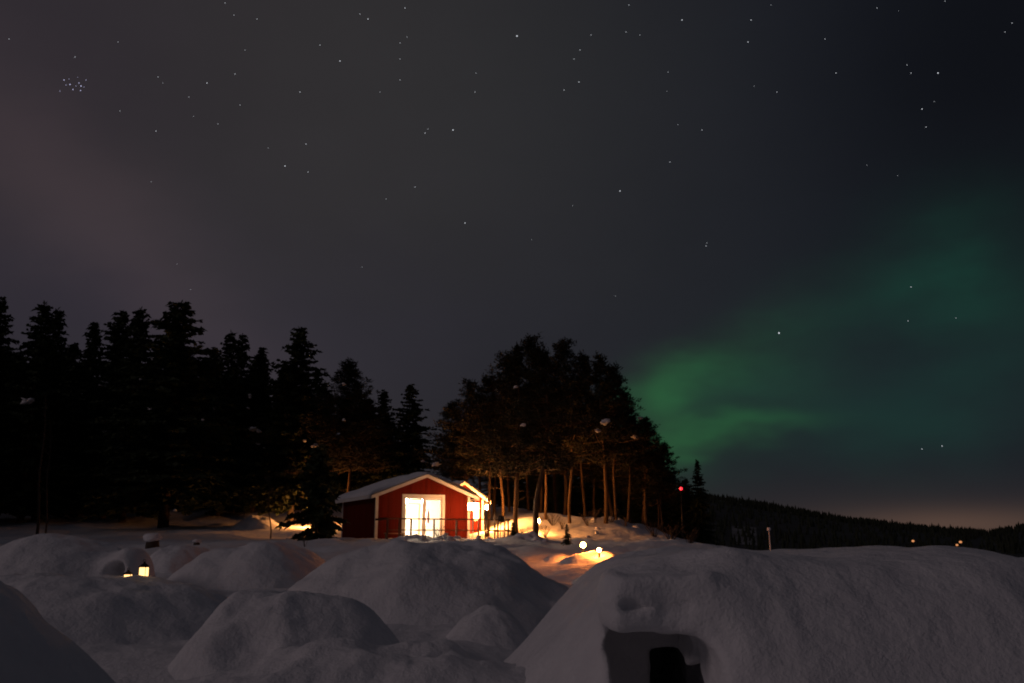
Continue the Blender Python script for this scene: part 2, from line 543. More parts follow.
def surf(x, y):
    return max([g1(x, y)] + [float(fn(x, y)) for fn in MOUNDS])

# ------------------------------------------------------------------ snow shelters (implicit surfaces)
def surface_nets(F, org, h):
    nx, ny, nz = F.shape
    S = F < 0
    acc = np.zeros((nx - 1, ny - 1, nz - 1, 3)); cnt = np.zeros((nx - 1, ny - 1, nz - 1))
    def sub(A, o): return A[o[0]:nx - 1 + o[0], o[1]:ny - 1 + o[1], o[2]:nz - 1 + o[2]]
    for ax in range(3):
        for a in (0, 1):
            for b in (0, 1):
                o0 = [0, 0, 0]; oth = [q for q in range(3) if q != ax]
                o0[oth[0]] = a; o0[oth[1]] = b
                o1 = list(o0); o1[ax] = 1
                f0, f1 = sub(F, o0), sub(F, o1)
                cr = (f0 < 0) != (f1 < 0)
                t = np.where(cr, f0 / np.where(cr, f0 - f1, 1), 0)
                for q in range(3):
                    acc[..., q] += np.where(cr, o0[q] + (t if q == ax else 0), 0)
                cnt += cr
    m = cnt > 0
    idx = np.full(m.shape, -1); idx[m] = np.arange(m.sum())
    I = np.stack(np.nonzero(m), -1)
    V = (I + acc[m] / cnt[m][:, None]) * h + np.array(org)
    faces = []
    for ax in range(3):
        o1, o2 = [(1, 2), (2, 0), (0, 1)][ax]
        sl0 = [slice(1, -1)] * 3; sl0[ax] = slice(0, -1)
        sl1 = [slice(1, -1)] * 3; sl1[ax] = slice(1, None)
        c = S[tuple(sl0)] != S[tuple(sl1)]
        J = np.stack(np.nonzero(c), -1)
        J[:, o1] += 1; J[:, o2] += 1
        inside = S[J[:, 0], J[:, 1], J[:, 2]]
        def at(d1, d2):
            K = J.copy(); K[:, o1] -= d1; K[:, o2] -= d2
            return idx[K[:, 0], K[:, 1], K[:, 2]]
        q = np.stack([at(1, 1), at(0, 1), at(0, 0), at(1, 0)], -1)
        q[~inside] = q[~inside][:, ::-1]
        faces.append(q)
    Fq = np.vstack(faces)
    Fq = Fq[(Fq >= 0).all(1)]
    return V, Fq

def smin(a, b, k):
    h = np.clip(0.5 + 0.5 * (b - a) / k, 0, 1)
    return b * (1 - h) + a * h - k * h * (1 - h)
def smax(a, b, k): return -smin(-a, -b, k)
def rbox(X, Y, Z, c, hs, r):
    q = [np.abs(X - c[0]) - hs[0] + r, np.abs(Y - c[1]) - hs[1] + r, np.abs(Z - c[2]) - hs[2] + r]
    out = np.sqrt(sum(np.maximum(t, 0) ** 2 for t in q))
    return out + np.minimum(np.maximum(q[0], np.maximum(q[1], q[2])), 0) - r
def ell(X, Y, Z, c, r):
    k = np.sqrt(((X - c[0]) / r[0]) ** 2 + ((Y - c[1]) / r[1]) ** 2 + ((Z - c[2]) / r[2]) ** 2)
    return (k - 1) * min(r)

def grid(lo, hi, h):
    ax = [np.arange(lo[q], hi[q] + h, h) for q in range(3)]
    return np.meshgrid(*ax, indexing='ij')

def shelter_main():
    h = 0.042
    lo, hi = (-1.0, 6.8, -0.5), (9.4, 16.2, 2.3)
    X, Y, Z = grid(lo, hi, h)
    x2, y2 = X[:, :, 0], Y[:, :, 0]
    g = G(x2, y2)
    yf = np.interp(x2, [-0.3, 0.2, 0.75, 1.1, 1.8, 2.4, 4.5, 8.0], [10.6, 9.7, 8.75, 8.25, 8.0, 7.75, 7.8, 9.2])
    prof = [(-0.9, -.1), (-0.35, 0.02), (-0.1, .22), (0.1, .42), (.55, .93), (1.0, 1.36), (1.45, 1.60), (2.0, 1.67), (2.6, 1.67), (3.2, 1.62), (3.9, 1.66), (4.6, 1.69), (5.3, 1.64), (6.0, 1.36), (6.8, .85), (7.6, .3), (8.4, -.1)]
    xs_ = np.arange(lo[0] - .5, hi[0] + .5, .02)
    hp = np.interp(xs_, [p_[0] for p_ in prof], [p_[1] for p_ in prof])
    hp = np.convolve(np.pad(hp, 12, mode='edge'), np.ones(25) / 25, 'valid')
    HX = np.interp(x2, xs_, hp)
    fyv = ss(y2, yf - 0.45, yf + 1.15) ** 0.62 * (1 - ss(y2, 12.6, 15.4))
    H = np.maximum(HX, -.1) * (0.90 * fyv + 0.10 * ss(y2, yf, yf + 2.2)) - 0.08
    H = H + (0.045 * fbm(x2 * 0.7, y2 * 0.7, 3.3, 4) + 0.012 * fbm(x2 * 3, y2 * 3, 1.3, 3)) * np.clip(HX, 0, 1) * fyv
    H = H + 0.055 * np.clip(HX, 0, 1) * fyv
    D = (Z - H[:, :, None]) * 0.6
    nb = 0.06 * fbm(X * 1.7, Y * 1.7, Z * 1.7, 3)
    lip = rbox(X, Y, Z, (1.34, 8.83, 1.20), (0.47, 0.55, 0.27), 0.13) + nb * 0.9
    D = smin(D, lip, 0.30)
    wingr = ell(X, Y, Z, (2.0, 8.75, 0.35), (0.24, 0.50, 0.9)) + nb * .6
    D = smin(D, wingr, 0.45)
    door = rbox(X, Y, Z, (1.30, 8.5, -0.02), (0.42, 1.40, 0.97), 0.16) + nb * 1.2 + 0.02 * fbm(X * 5, Y * 5, Z * 5, 2)
    D = smax(D, -door, 0.09)
    tun = rbox(X, Y, Z, (1.70, 10.8, -0.14), (0.26, 1.9, 0.78), 0.03) + nb * .7 + 0.03 * fbm(X * 5, Y * 5, Z * 5, 2)
    D = smax(D, -tun, 0.05)
    slot = ell(X, Y, Z, (1.19, 8.27, 1.165), (0.12, 0.09, 0.022)) + nb * 0.35
    D = smax(D, -slot, 0.04)
    for (sx_, sz_, sr_) in ((1.36, 1.13, .045), (1.05, 1.20, .05), (1.50, 1.19, .03)):
        D = smax(D, -ell(X, Y, Z, (sx_, 8.27, sz_), (sr_ * 1.6, .09, sr_)) - nb * .3, 0.05)
    floor = Z - (G(x2, y2)[:, :, None] - 0.10)
    D = smin(D, floor, 0.05)
    V, Fq = surface_nets(D, lo, h)
    base = np.array((1.25, 9.0, 0.0))
    o = link('snow_shelter', mesh('snow_shelter', V - base, Fq, M['snow'], True), loc=base)
    tag(o, 'big snow shelter with a low dark doorway filling the lower right', 'snow shelter')
shelter_main()

def shelter_left():
    h = 0.06
    c = P(68, 541, 21.5); cx, cy = c.x, 21.5
    lo, hi = (cx - 3.2, cy - 3.2, -0.4), (cx + 3.2, cy + 3.2, 2.5)
    X, Y, Z = grid(lo, hi, h)
    x2, y2 = X[:, :, 0], Y[:, :, 0]
    g = G(x2, y2)
    r = np.hypot((x2 - cx + 0.10) / 2.25, (y2 - cy) / 2.5)
    top = P(58, 535, 21.5).z
    H = g - 0.08 + (top - g1(cx, cy) + 0.08) * np.clip(1 - r ** 2.3, 0, None) ** 0.95
    H = H + 0.05 * fbm(x2 * 0.7, y2 * 0.7, 6.1, 4) * (r < 1)
    D = (Z - H[:, :, None]) * 0.75
    nb = 0.05 * fbm(X * 1.4, Y * 1.4, Z * 1.4, 3)
    e = P(126, 556, 20.6)
    arch = ell(X, Y, Z, (e.x + 0.05, 20.7, 0.78), (0.50, 0.8, 0.80)) + nb
    D = smin(D, arch, 0.6)
    hole = ell(X, Y, Z, (e.x - .02, 19.85, 1.12), (0.24, 0.75, 0.24)) + nb
    D = smax(D, -hole, 0.08)
    D = smin(D, Z - (g[:, :, None] - 0.12), 0.05)
    V, Fq = surface_nets(D, lo, h)
    base = np.array((cx, cy, g1(cx, cy)))
    o = link('snow_shelter', mesh('snow_shelter', V - base, Fq, M['snow'], True), loc=base)
    tag(o, 'smaller snow shelter with an arched hollow, behind the candle lanterns at left', 'snow shelter')
shelter_left()

# ================================================================== far hills and woods
def skyline(px):
    xs = [-900, 300, 560, 640, 700, 720, 780, 830, 900, 940, 968, 985, 1003, 1030, 1150, 1600]
    ys = [500, 505, 503, 502, 506, 508, 518, 527, 535, 538, 540, 537, 534, 533, 534, 530]
    return np.interp(px, xs, ys)

def build_hills():
    D = 900.0
    pxs = np.linspace(-900, 1900, 360)
    dep = np.array([420, 520, 620, 720, 820, 900, 1000, 1150, 1400, 1700])
    prof = np.array([0, .16, .40, .68, .92, 1.0, .9, .6, .2, 0])
    v = []
    for i, d in enumerate(dep):
        for px in pxs:
            x = (px - 512) / FPX / math.cos(ALPHA) * d
            top = EYE + (HORIZON + 4.5 - skyline(px)) / FPX * D * 1.02
            z = -7 + (top + 7) * prof[i]
            v.append((x, d, z))
    v = np.array(v)
    v[:, 2] += 1.5 * fbm(v[:, 0] * 0.01, v[:, 1] * 0.01, 2, 3) * (v[:, 2] > -6.5)
    n = len(pxs)
    f = [(i * n + k, i * n + k + 1, (i + 1) * n + k + 1, (i + 1) * n + k) for i in range(len(dep) - 1) for k in range(n - 1)]
    me = mesh('hills', v, f, M['hill'], True)
    me.materials.append(M['clearing'])
    for pl_ in me.polygons:
        a_, b_ = px_of(pl_.center)
        if (732 < a_ < 790 and 528 < b_ < 536): pl_.material_index = 1
    o = link('hills', me)
    tag(o, kind='structure')
    def hz(px, d):
        t = np.interp(d, dep, prof)
        top = EYE + (HORIZON + 4.5 - skyline(px)) / FPX * D * 1.02
        return -7 + (top + 7) * t
    return hz
hill_z = build_hills()

def cone_tree(mb, x, y, z, H, r, seg=5):
    lv = random.choice((3, 4))
    for q in range(lv):
        z0 = z + H * (0.08 + 0.75 * q / lv); z1 = z + H * min(1.0, (0.08 + 0.75 * q / lv) + 0.42)
        if q == lv - 1: z1 = z + H
        rr = r * (1 - 0.75 * q / lv)
        a0 = random.random() * 6
        ring = [(x + rr * random.uniform(.7, 1.2) * math.cos(a0 + 2 * math.pi * k / seg), y + rr * math.sin(a0 + 2 * math.pi * k / seg), z0 + random.uniform(-.1, .1) * H * .3) for k in range(seg)]
        mb.add(ring + [(x, y, z1)], [(k, (k + 1) % seg, seg) for k in range(seg)] + [tuple(reversed(range(seg)))])

mb = MB()
for q in range(5200):
    px = random.uniform(560, 1180)
    d = random.choice((random.uniform(480, 960), random.uniform(780, 930)))
    z = hill_z(px, d)
    x = (px - 512) / FPX / math.cos(ALPHA) * d
    py = px_of((x, d, z))[1]
    if 728 < px < 794 and 527 < py < 537 and random.random() < .7: continue
    H = random.uniform(3.5, 7.0) * (1.25 if random.random() < .1 else 1)
    cone_tree(mb, x, d, z - .3, H, H * .23)
o = mb.build('forested_hillside', M['farwood'])
tag(o, 'dark conifer forest covering the distant low hills at right', 'forest', kind='stuff')

# ================================================================== trees
def quad_sprays(pts, dirs, wid, lens, jit=0.25):
    """flat needle sprays: a kite per point along dirs; arrays (n,3)"""
    n = len(pts)
    d = dirs / np.linalg.norm(dirs, axis=1, keepdims=True)
    rv = rng.normal(size=(n, 3))
    s = np.cross(d, rv); s /= np.linalg.norm(s, axis=1, keepdims=True) + 1e-9
    a = pts
    tip = pts + d * lens[:, None]
    m = pts + d * (lens * 0.45)[:, None]
    v = np.stack([a, m + s * wid[:, None], tip, m - s * wid[:, None]], 1).reshape(-1, 3)
    f = np.arange(4 * n).reshape(-1, 4)
    return v, f

def spruce_mesh(H, Rm, seed, zb=0.10, power=0.8, dens=1.0):
    r_ = np.random.default_rng(seed)
    pts, dirs, wid, ln = [], [], [], []
    tr = MB()
    tr.tube([(0, 0, -0.4), (0, 0, H * 0.3), (r_.normal() * .08, r_.normal() * .08, H * 0.7), (0, 0, H)], [H * .0135, H * .010, H * .005, .01], 8)
    z = zb * H
    lean = r_.normal(size=2) * 0.03
    while z < H - 0.05:
        t = z / H
        L0 = Rm * (1 - t) ** power * (0.72 + 0.5 * r_.random()) + 0.10
        if t < 0.3: L0 *= 0.75 + 0.8 * t
        nb = int(r_.integers(4, 8))
        a0 = r_.random() * 6.28
        for b in range(nb):
            if r_.random() < 0.10: continue
            a = a0 + 6.283 * b / nb + r_.normal() * 0.25
            L = L0 * r_.uniform(0.55, 1.18)
            ca, sa = math.cos(a), math.sin(a)
            up = 0.55 * (t - 0.45) + r_.normal() * 0.10
            zz = z + r_.normal() * 0.12
            if L > 0.6 and r_.random() < .6:
                tr.tube([(0, 0, zz), (ca * L * .75, sa * L * .75, zz + L * .75 * up * .8 - .08)], [.03, .01], 4)
            ns = max(3, int(L / 0.16 * dens))
            for q in range(ns):
                s = (q + r_.random()) / ns
                rad = s * L
                p = np.array((ca * rad, sa * rad, zz + rad * up - 0.22 * rad * s + 0.20 * L * max(0, s - .7)))
                for side in (-1, 1):
                    for rep in range(2):
                        spread = (0.75 + .4 * r_.random()) * side
                        aa = a + spread
                        ll = (0.22 + 0.34 * (1 - s) * L * .5) * r_.uniform(.6, 1.25)
                        dv = np.array((math.cos(aa), math.sin(aa), -0.35 + r_.normal() * .28))
                        pts.append(p); dirs.append(dv); wid.append(0.10 + .06 * r_.random()); ln.append(min(ll, .75))
                if r_.random() < .5:
                    pts.append(p); dirs.append(np.array((ca, sa, -.9 + r_.normal() * .3))); wid.append(.07); ln.append(.3 + .2 * r_.random())
        z += (0.20 + 0.16 * r_.random()) * (0.8 + 0.5 * (1 - t))
    for q in range(16):
        pts.append(np.array((0, 0, H - 0.05 * q))); dirs.append(np.array((r_.normal() * .5, r_.normal() * .5, 1.0))); wid.append(.04); ln.append(.28)
    v, f = quad_sprays(np.array(pts), np.array(dirs), np.array(wid), np.array(ln))
    return mesh('crown', v, f, M['spruce']), mesh('trunk', tr.v, tr.f, M['bark'], True)

def pine_mesh(H, Rm, seed, zb=0.45, bend=0.0, trunk_r=None, shape=0.45, nmul=1.35):
    r_ = np.random.default_rng(seed)
    tr = MB()
    tr_r = trunk_r or H * 0.0085
    ph = r_.random() * 6
    def axis(t):
        return np.array((bend * math.sin(3.0 * t + .3) * t + t ** .5 * (.20 * math.sin(6 * t + ph) + .09 * math.sin(15 * t + 2 * ph)), .16 * math.cos(5 * t + ph), t * H))
    N = 26
    tr.tube([axis(0) - np.array((0, 0, .4))] + [axis(q / N) for q in range(1, N + 1)], [tr_r * 1.15] + [tr_r * (1 - .85 * (q / N) ** 1.1) for q in range(1, N + 1)], 9)
    pts, dirs, wid, ln = [], [], [], []
    def tuft(c, up, n=24, size=0.30):
        n = int(n * 1.5)
        for q in range(n):
            d = r_.normal(size=3); d[2] = abs(d[2]) * .5 + up * 1.4 - .25
            pts.append(c + r_.normal(size=3) * .10); dirs.append(d); wid.append(.022 + .028 * r_.random()); ln.append(size * r_.uniform(.6, 1.25))
    # dead stubs below the crown
    for q in range(7):
        t = r_.uniform(.5 * zb, zb); a = r_.random() * 6.28; L = r_.uniform(.2, .9)
        c = axis(t); tr.tube([c, c + np.array((math.cos(a) * L, math.sin(a) * L, r_.normal() * .15))], [.025, .008], 4)
    nl = int((30 + H) * nmul)
    for q in range(nl):
        t = zb + (1 - zb) * ((q + r_.random()) / nl) ** 0.9
        s = (t - zb) / (1 - zb)
        env = math.sin(math.pi * min(1, (0.16 + 0.84 * s)) ** shape) ** .75 if s < .98 else .2
        L = Rm * max(.14, env) * r_.uniform(.45, 1.25)
        a = q * 2.4 + r_.normal() * .4
        c = axis(t)
        up = -0.10 + 0.75 * s + r_.normal() * .12
        e = c + np.array((math.cos(a) * L, math.sin(a) * L, L * up))
        mid = (c + e) / 2 + np.array((0, 0, -.10 * L))
        tr.tube([c, mid, e], [.045 * (1 - .6 * s), .03 * (1 - .6 * s), .01], 5)
        ns = max(4, int(L * 5.5))
        for k in range(ns):
            w = .28 + .72 * (k + r_.random()) / ns
            b = c * (1 - w) + e * w
            off = r_.normal(size=3) * np.array((.36, .36, .11)) * (0.5 + .35 * L)
            pnt = b + off
            tuft(pnt, .35, 16, .28)
            if r_.random() < .5: tr.tube([b, pnt], [.014, .006], 3)
    for q in range(6):
        tuft(axis(1.0) + np.array((r_.normal() * .12, r_.normal() * .12, -.22 * q + .1)), .8, 14, .3)
    v, f = quad_sprays(np.array(pts), np.array(dirs), np.array(wid), np.array(ln))
    return mesh('crown', v, f, M['pine']), mesh('trunk', tr.v, tr.f, M['pbark'], True)

SPRUCE = [(spruce_mesh(16, 3.6, 1, .07), 16), (spruce_mesh(16, 3.1, 2, .05, .9), 16), (spruce_mesh(16, 4.0, 3, .08, .75), 16), (spruce_mesh(16, 2.8, 4, .07, .75), 16), (spruce_mesh(16, 3.5, 5, .09, .6), 16)]
PINE = [(pine_mesh(12, 2.3, 11, .40), 12), (pine_mesh(12, 2.0, 12, .45, .25), 12), (pine_mesh(12, 2.6, 13, .36, -.2, trunk_r=.15), 12), (pine_mesh(12, 2.1, 14, .38, .15), 12), (pine_mesh(12, 2.2, 15, .34, 1.1, trunk_r=.165), 12)]
TALLPINE = [(pine_mesh(17, 4.3, 21, .30, .2, shape=.42, nmul=3.0), 17), (pine_mesh(17, 3.9, 22, .34, -.2, shape=.42, nmul=2.8), 17)]
SMALL = [(spruce_mesh(4.5, 1.55, 31, .03, .7, 2.2), 4.5), (spruce_mesh(7, 1.9, 32, .03, .9, 1.2), 7)]
TREES = []

def tree(kind, px, ytop, Y, label, width=1.0, rz=None, base_px=None, group=None, name=None):
    (crown, trunk), H0 = kind
    top = P(px, ytop + (7 if crown.materials[0] == M['pine'] else 0), Y)
    x = P(base_px, 541, Y).x if base_px else top.x
    gz = g1(x, Y)
    H = top.z - gz
    o = empty(name or ('pine_tree' if crown.materials[0] == M['pine'] else 'spruce_tree'), (x, Y, gz), rz if rz is not None else random.uniform(0, 6.28), label, 'tree', group)
    s = H / H0
    if group in ('conifers in the dark forest at left', 'background conifers deep in the left forest'): width = width * 1.28
    w = (0.35 + 0.65 * s) * width if s > .4 else s * 1.15 * width
    o.scale = (w, w, s)
    link('trunk', trunk, o); link('crown', crown, o)
    TREES.append((o, px, Y))
    return o

LG = 'conifers in the dark forest at left'
F1 = tree(SPRUCE[2], 1, 301, 70, 'dark spruce cut by the left edge of the photo', group=LG)
F2 = tree(SPRUCE[0], 45, 303, 70, 'taller of the twin dark spruces second from the left edge', group=LG)
F3 = tree(SPRUCE[3], 58, 309, 73, 'narrow dark spruce close on the right of the taller twin', group=LG)
F4 = tree(SPRUCE[1], 95, 323, 78, 'slim pointed spruce left of the pair of rounded dark spruces', group=LG)
F5 = tree(SPRUCE[4], 122, 312, 74, 'left one of the pair of rounded dark spruces beside the broad bushy spruce', group=LG)
F6 = tree(SPRUCE[0], 141, 309, 71, 'right one of the pair of rounded dark spruces beside the broad bushy spruce', group=LG)
F7 = tree(SPRUCE[4], 181, 303, 66, 'broad bushy-topped dark spruce, widest tree of the left forest', group=LG, width=1.45)
F8 = tree(SPRUCE[3], 231, 332, 76, 'thin spiky spruce just right of the broad bushy-topped spruce', group=LG)
F9 = tree(SPRUCE[1], 243, 335, 79, 'round-tipped slim spruce beside the thin spiky spruce', group=LG)
F10 = tree(SPRUCE[1], 262, 348, 80, 'short pointed spruce left of the tall club-topped spruce', group=LG)
F11 = tree(SPRUCE[4], 300, 328, 70, 'tall club-topped spruce standing clear above its neighbours, left of the cabin', group=LG)
F12 = tree(TALLPINE[1], 346, 358, 68, 'bushy pine with an orange lit trunk behind the cabin roof', width=.9, base_px=345, group=LG)
F13 = tree(SPRUCE[2], 384, 392, 74, 'short dark spruce between the bushy pine and the last spruce', width=.9, group=LG)
F14 = tree(SPRUCE[2], 411, 386, 69, 'lone dark spruce at the right end of the left forest', width=.95, group=LG)
F15 = tree(SPRUCE[4], 20, 352, 82, 'lower spruce filling the gap beside the left-edge spruce', group=LG)
F16 = tree(SPRUCE[0], 158, 348, 82, 'lower spruce tucked between the rounded pair and the broad bushy spruce', group=LG)
F17 = tree(SPRUCE[2], 75, 345, 80, 'lower spruce filling in right of the twin dark spruces', group=LG)
F18 = tree(SPRUCE[2], 212, 362, 84, 'lower spruce in the gap right of the broad bushy spruce', group=LG)
F19 = tree(SPRUCE[2], 283, 372, 82, 'lower spruce peeking out left of the club-topped spruce', group=LG)
F20 = tree(SPRUCE[0], 325, 382, 84, 'lower spruce between the club-topped spruce and the bushy pine', group=LG)
F21 = tree(SPRUCE[2], 366, 402, 84, 'lower spruce right of the bushy pine behind the roof', group=LG)
FB = 'background conifers deep in the left forest'
for q in range(40):
    px = -95 + q * 13 + random.uniform(-6, 6)
    Y = random.uniform(84, 110)
    yt = np.interp(px, [-90, 0, 180, 300, 400, 430], [338, 340, 346, 366, 412, 440]) + random.uniform(-6, 20)
    tree(random.choice(SPRUCE), px, yt, Y, 'background conifer lost among others deep in the dark left forest', group=FB)
for q in range(9):  # added row out of view, blocks moonlight from the cabin's left wall
    x_, y_ = -37 - 3 * (q % 2) + random.uniform(-1, 1), 33 + 2.4 * q
    k = random.choice(SPRUCE)
    o = empty('spruce_tree', (x_, y_, g1(x_, y_)), random.uniform(0, 6), 'unseen spruce added beyond the left edge to keep moonlight off the cabin wall', 'tree', 'unseen spruces added to block the moonlight')
    o.scale = (1.05, 1.05, 1.03); link('trunk', k[0][1], o); link('crown', k[0][0], o)
for q in range(12):  # second unseen row, added so its shadow darkens the forest floor
    x_, y_ = -50 - 1.0 * q + random.uniform(-1, 1), 52 + 2.6 * q
    k = random.choice(SPRUCE)
    o = empty('spruce_tree', (x_, y_, g1(x_, y_)), random.uniform(0, 6), 'unseen spruce added beyond the left edge to keep moonlight off the cabin wall', 'tree', 'unseen spruces added to block the moonlight')
    o.scale = (1.2, 1.2, 1.05); link('trunk', k[0][1], o); link('crown', k[0][0], o)
for px, yt, Y in ((-45, 312, 72), (-85, 330, 76), (-130, 315, 74)):
    tree(random.choice(SPRUCE), px, yt, Y, 'background conifer lost among others deep in the dark left forest', group=FB)

for q in range(16):
    px = random.uniform(384, 548); Y = random.uniform(42.5, 45.5)
    x = P(px, 541, Y).x; r = random.uniform(.07, .2)
    m = MB().lump((0, 0, r * .35), (r, r * .9, r * .7), q, .6, 14, 9)
    tag(m.build('snow_chunk', M['snow'], None, True, (x, Y, surf(x, Y))), 'loose lump of shovelled snow on the bank before the cabin deck', 'snow chunk', 'shovelled snow lumps before the deck')

# thin bare birch trunks at left
def bare_tree(px, ytop, ybase, Y, label, r=.09, lean=0.0, mat='twig'):
    b = P(px, ybase, Y); b.z = g1(b.x, Y); t = P(px + lean, ytop, Y)
    H = t.z - b.z
    o = empty('bare_tree', b, 0, label, 'tree')
    m = MB(); N = 8
    m.tube([(0, 0, -.3)] + [((t.x - b.x) * q / N + .05 * math.sin(q * 1.3), .05 * math.cos(q), H * q / N) for q in range(1, N + 1)], [r] + [r * (1 - .85 * q / N) for q in range(1, N + 1)], 7)
    for q in range(16):
        s = random.uniform(.35, .97); a = random.uniform(0, 6.28); L = random.uniform(.4, 1.4) * (1.1 - s)
        c = Vector(((t.x - b.x) * s, 0, H * s))
        e = c + Vector((math.cos(a) * L, math.sin(a) * L, L * .9))
        m.tube([c, (c + e) / 2 + Vector((0, 0, -.05)), e], [.022, .014, .005], 4)
    m.build('trunk', M[mat], o, True)
    return o
bare_tree(37, 395, 533, 52, 'thin bare leafless tree before the dark forest at far left', lean=9)
bare_tree(47, 420, 520, 60, 'second thin bare tree, leaning, just right of the leafless one at far left', lean=4, r=.06)
bare_tree(271, 470, 532, 58, 'thin dark sapling stem against the lit snow bank left of the dark spruce', r=.05, lean=-3)

# short dark spruce before the cabin's left wall
tree(SMALL[0], 320, 447, 48, 'short bushy dark spruce in front of the cabin\'s left wall', width=1.1)
tree(SMALL[1], 567, 524, 40, 'tiny dark spruce sapling left of the glowing globe lanterns', base_px=567)
tree(SMALL[1], 515, 522, 45, 'tiny green spruce sapling between the two thick pine trunks', base_px=513, width=1.2)

RG = 'pines in the grove right of the cabin'
grove = [
    (1, 452, 398, 66, None, 'lowest pine at the left end of the grove, above the cabin roof'),
    (2, 468, 378, 64, None, 'pine leaning over the cabin roof ridge, second from the grove\'s left end'),
    (0, 487, 372, 55, 488, 'slender pine whose trunk crosses the porch beside the lit lamp'),
    (3, 502, 350, 62, 503, 'pine behind the left one of the two thick front trunks'),
    (2, 517, 346, 51, 518, 'thick-trunked front pine, left one of the two before the lit snow'),
    (4, 527, 336, 48, 536, 'tall pine with a thick bending trunk, right one of the front two'),
    (1, 549, 347, 60, 546, 'pine just right of the tall bending pine'),
    (3, 571, 337, 58, 570, 'tall round-topped pine in the middle of the grove'),
    (0, 586, 352, 67, 584, 'pine half hidden right of the tall round-topped pine'),
    (2, 603, 354, 57, 605, 'pine with a snow-laden bough above a dim trunk, right of centre'),
    (1, 620, 364, 61, 617, 'pine on the right shoulder of the grove above the slope'),
    (0, 640, 388, 62, 630, 'pine on the falling right side of the grove'),
    (2, 654, 415, 63, 648, 'low broad pine, last but one on the right side of the grove'),
    (3, 668, 438, 64, 664, 'lowest pine at the right end of the grove by the red light'),
]
GV = []
for k, px, yt, Y, bpx, lab in grove:
    GV.append(tree(PINE[k], px, yt, Y, lab, base_px=bpx, group=RG, rz=(0.0 if k == 4 else None), width=1.06))
GB = 'background pines inside the grove'
for px, yt, Y in ((495, 395, 72), (510, 385, 74), (528, 380, 76), (540, 378, 70), (556, 378, 78), (566, 385, 72), (594, 392, 76), (612, 398, 74), (632, 415, 72), (645, 430, 70), (478, 402, 74), (658, 445, 72), (460, 425, 76)):
    tree(random.choice(PINE), px, yt, Y, 'background pine hidden among the trunks inside the grove', base_px=px, group=GB, width=1.1)
tree(SPRUCE[2], 697, 461, 74, 'small lone spruce silhouette right of the grove by the red light', width=.62, name='spruce_tree')

for px, yt, Y in ((508, 455, 84), (520, 440, 90), (533, 462, 86), (547, 445, 92), (560, 458, 84), (574, 448, 90), (588, 460, 86), (601, 452, 92), (615, 462, 86), (628, 455, 90), (642, 466, 84), (656, 462, 88), (671, 472, 84), (685, 480, 86), (495, 450, 88)):
    tree(random.choice(SPRUCE), px, yt, Y, 'low dark spruce far back between the grove trunks', group='low spruces behind the grove', width=1.5)

# snow clumps caught on boughs
def clump(px, py, r, tr, seed):
    o, tpx, Y = tr
    p = P(px, py, Y - 2.6)
    inv = Matrix.LocRotScale(o.location, o.rotation_euler, o.scale).inverted()
    m = MB(); m.lump((0, 0, 0), (r * .85, r * .7, r * .5), seed, .8, 16, 10)
    m.v = [tuple(inv @ (Vector(q) + p)) for q in m.v]
    m.build('snow_clump', M['snow'], o, True)
def tr_near(px, lo=0, hi=45):
    return min(TREES[lo:hi], key=lambda t: abs(t[1] - px) + (30 if t[2] > 77 else 0))
for q, (px, py, r) in enumerate([(27, 401, .42), (104, 384, .36), (107, 432, .36), (151, 409, .26), (141, 379, .15), (154, 359, .17), (203, 420, .13), (215, 408, .16), (253, 429, .34), (259, 431, .22), (250, 397, .16), (248, 408, .14), (258, 444, .16), (315, 446, .26), (344, 384, .15), (305, 441, .16), (344, 420, .15), (148, 503, .2), (250, 395, .14), (264, 448, .12), (223, 483, .12), (175, 510, .14)]):
    clump(px, py, r, tr_near(px, 0, 14), q)
for q, (px, py, r) in enumerate([(605, 422, .30), (612, 426, .26), (598, 431, .18), (634, 437, .22), (640, 418, .16), (523, 425, .14), (423, 461, .15), (436, 464, .24), (497, 390, .12), (516, 387, .13)]):
    tr_ = min([t for t in TREES if t[0] in GV or t[0] == F14], key=lambda t: abs(t[1] - px))
    clump(px, py, r, tr_, q + 40)

# ================================================================== red cabin
TH = R(25)
CW, CL = 5.46, 7.0
FL = 1.78                                  # floor height
c0 = P(375, 541, 50.0)
def cab_to_world(u, v, w):
    c, s = math.cos(TH), math.sin(TH)
    return Vector((c0.x + u * c - v * s, 50.0 + u * s + v * c, FL + w))
cabin = empty('cabin', (c0.x, 50.0, FL), TH, 'red wooden cabin with white trim, snowy gable roof and a brightly lit glass front', 'cabin')
EAVE, APEX = 2.44, 3.50
U0, U1, WT = 1.56, 3.87, 2.36              # glazed opening
T = 0.16
w = MB()
# front wall around the opening (butted pieces), then side and back walls
def gz(u): return EAVE + (APEX - EAVE) * (1 - abs(u - CW / 2) / (CW / 2))
w.add([(0, 0, -.5), (U0, 0, -.5), (U0, 0, gz(U0)), (0, 0, EAVE)], [(0, 1, 2, 3)])
w.add([(U1, 0, -.5), (CW, 0, -.5), (CW, 0, EAVE), (U1, 0, gz(U1))], [(0, 1, 2, 3)])
w.add([(U0, 0, WT), (U1, 0, WT), (U1, 0, gz(U1)), (CW / 2, 0, APEX), (U0, 0, gz(U0))], [(0, 1, 2, 3, 4)])
w.add([(U0, 0, -.5), (U1, 0, -.5), (U1, 0, -.02), (U0, 0, -.02)], [(0, 1, 2, 3)])
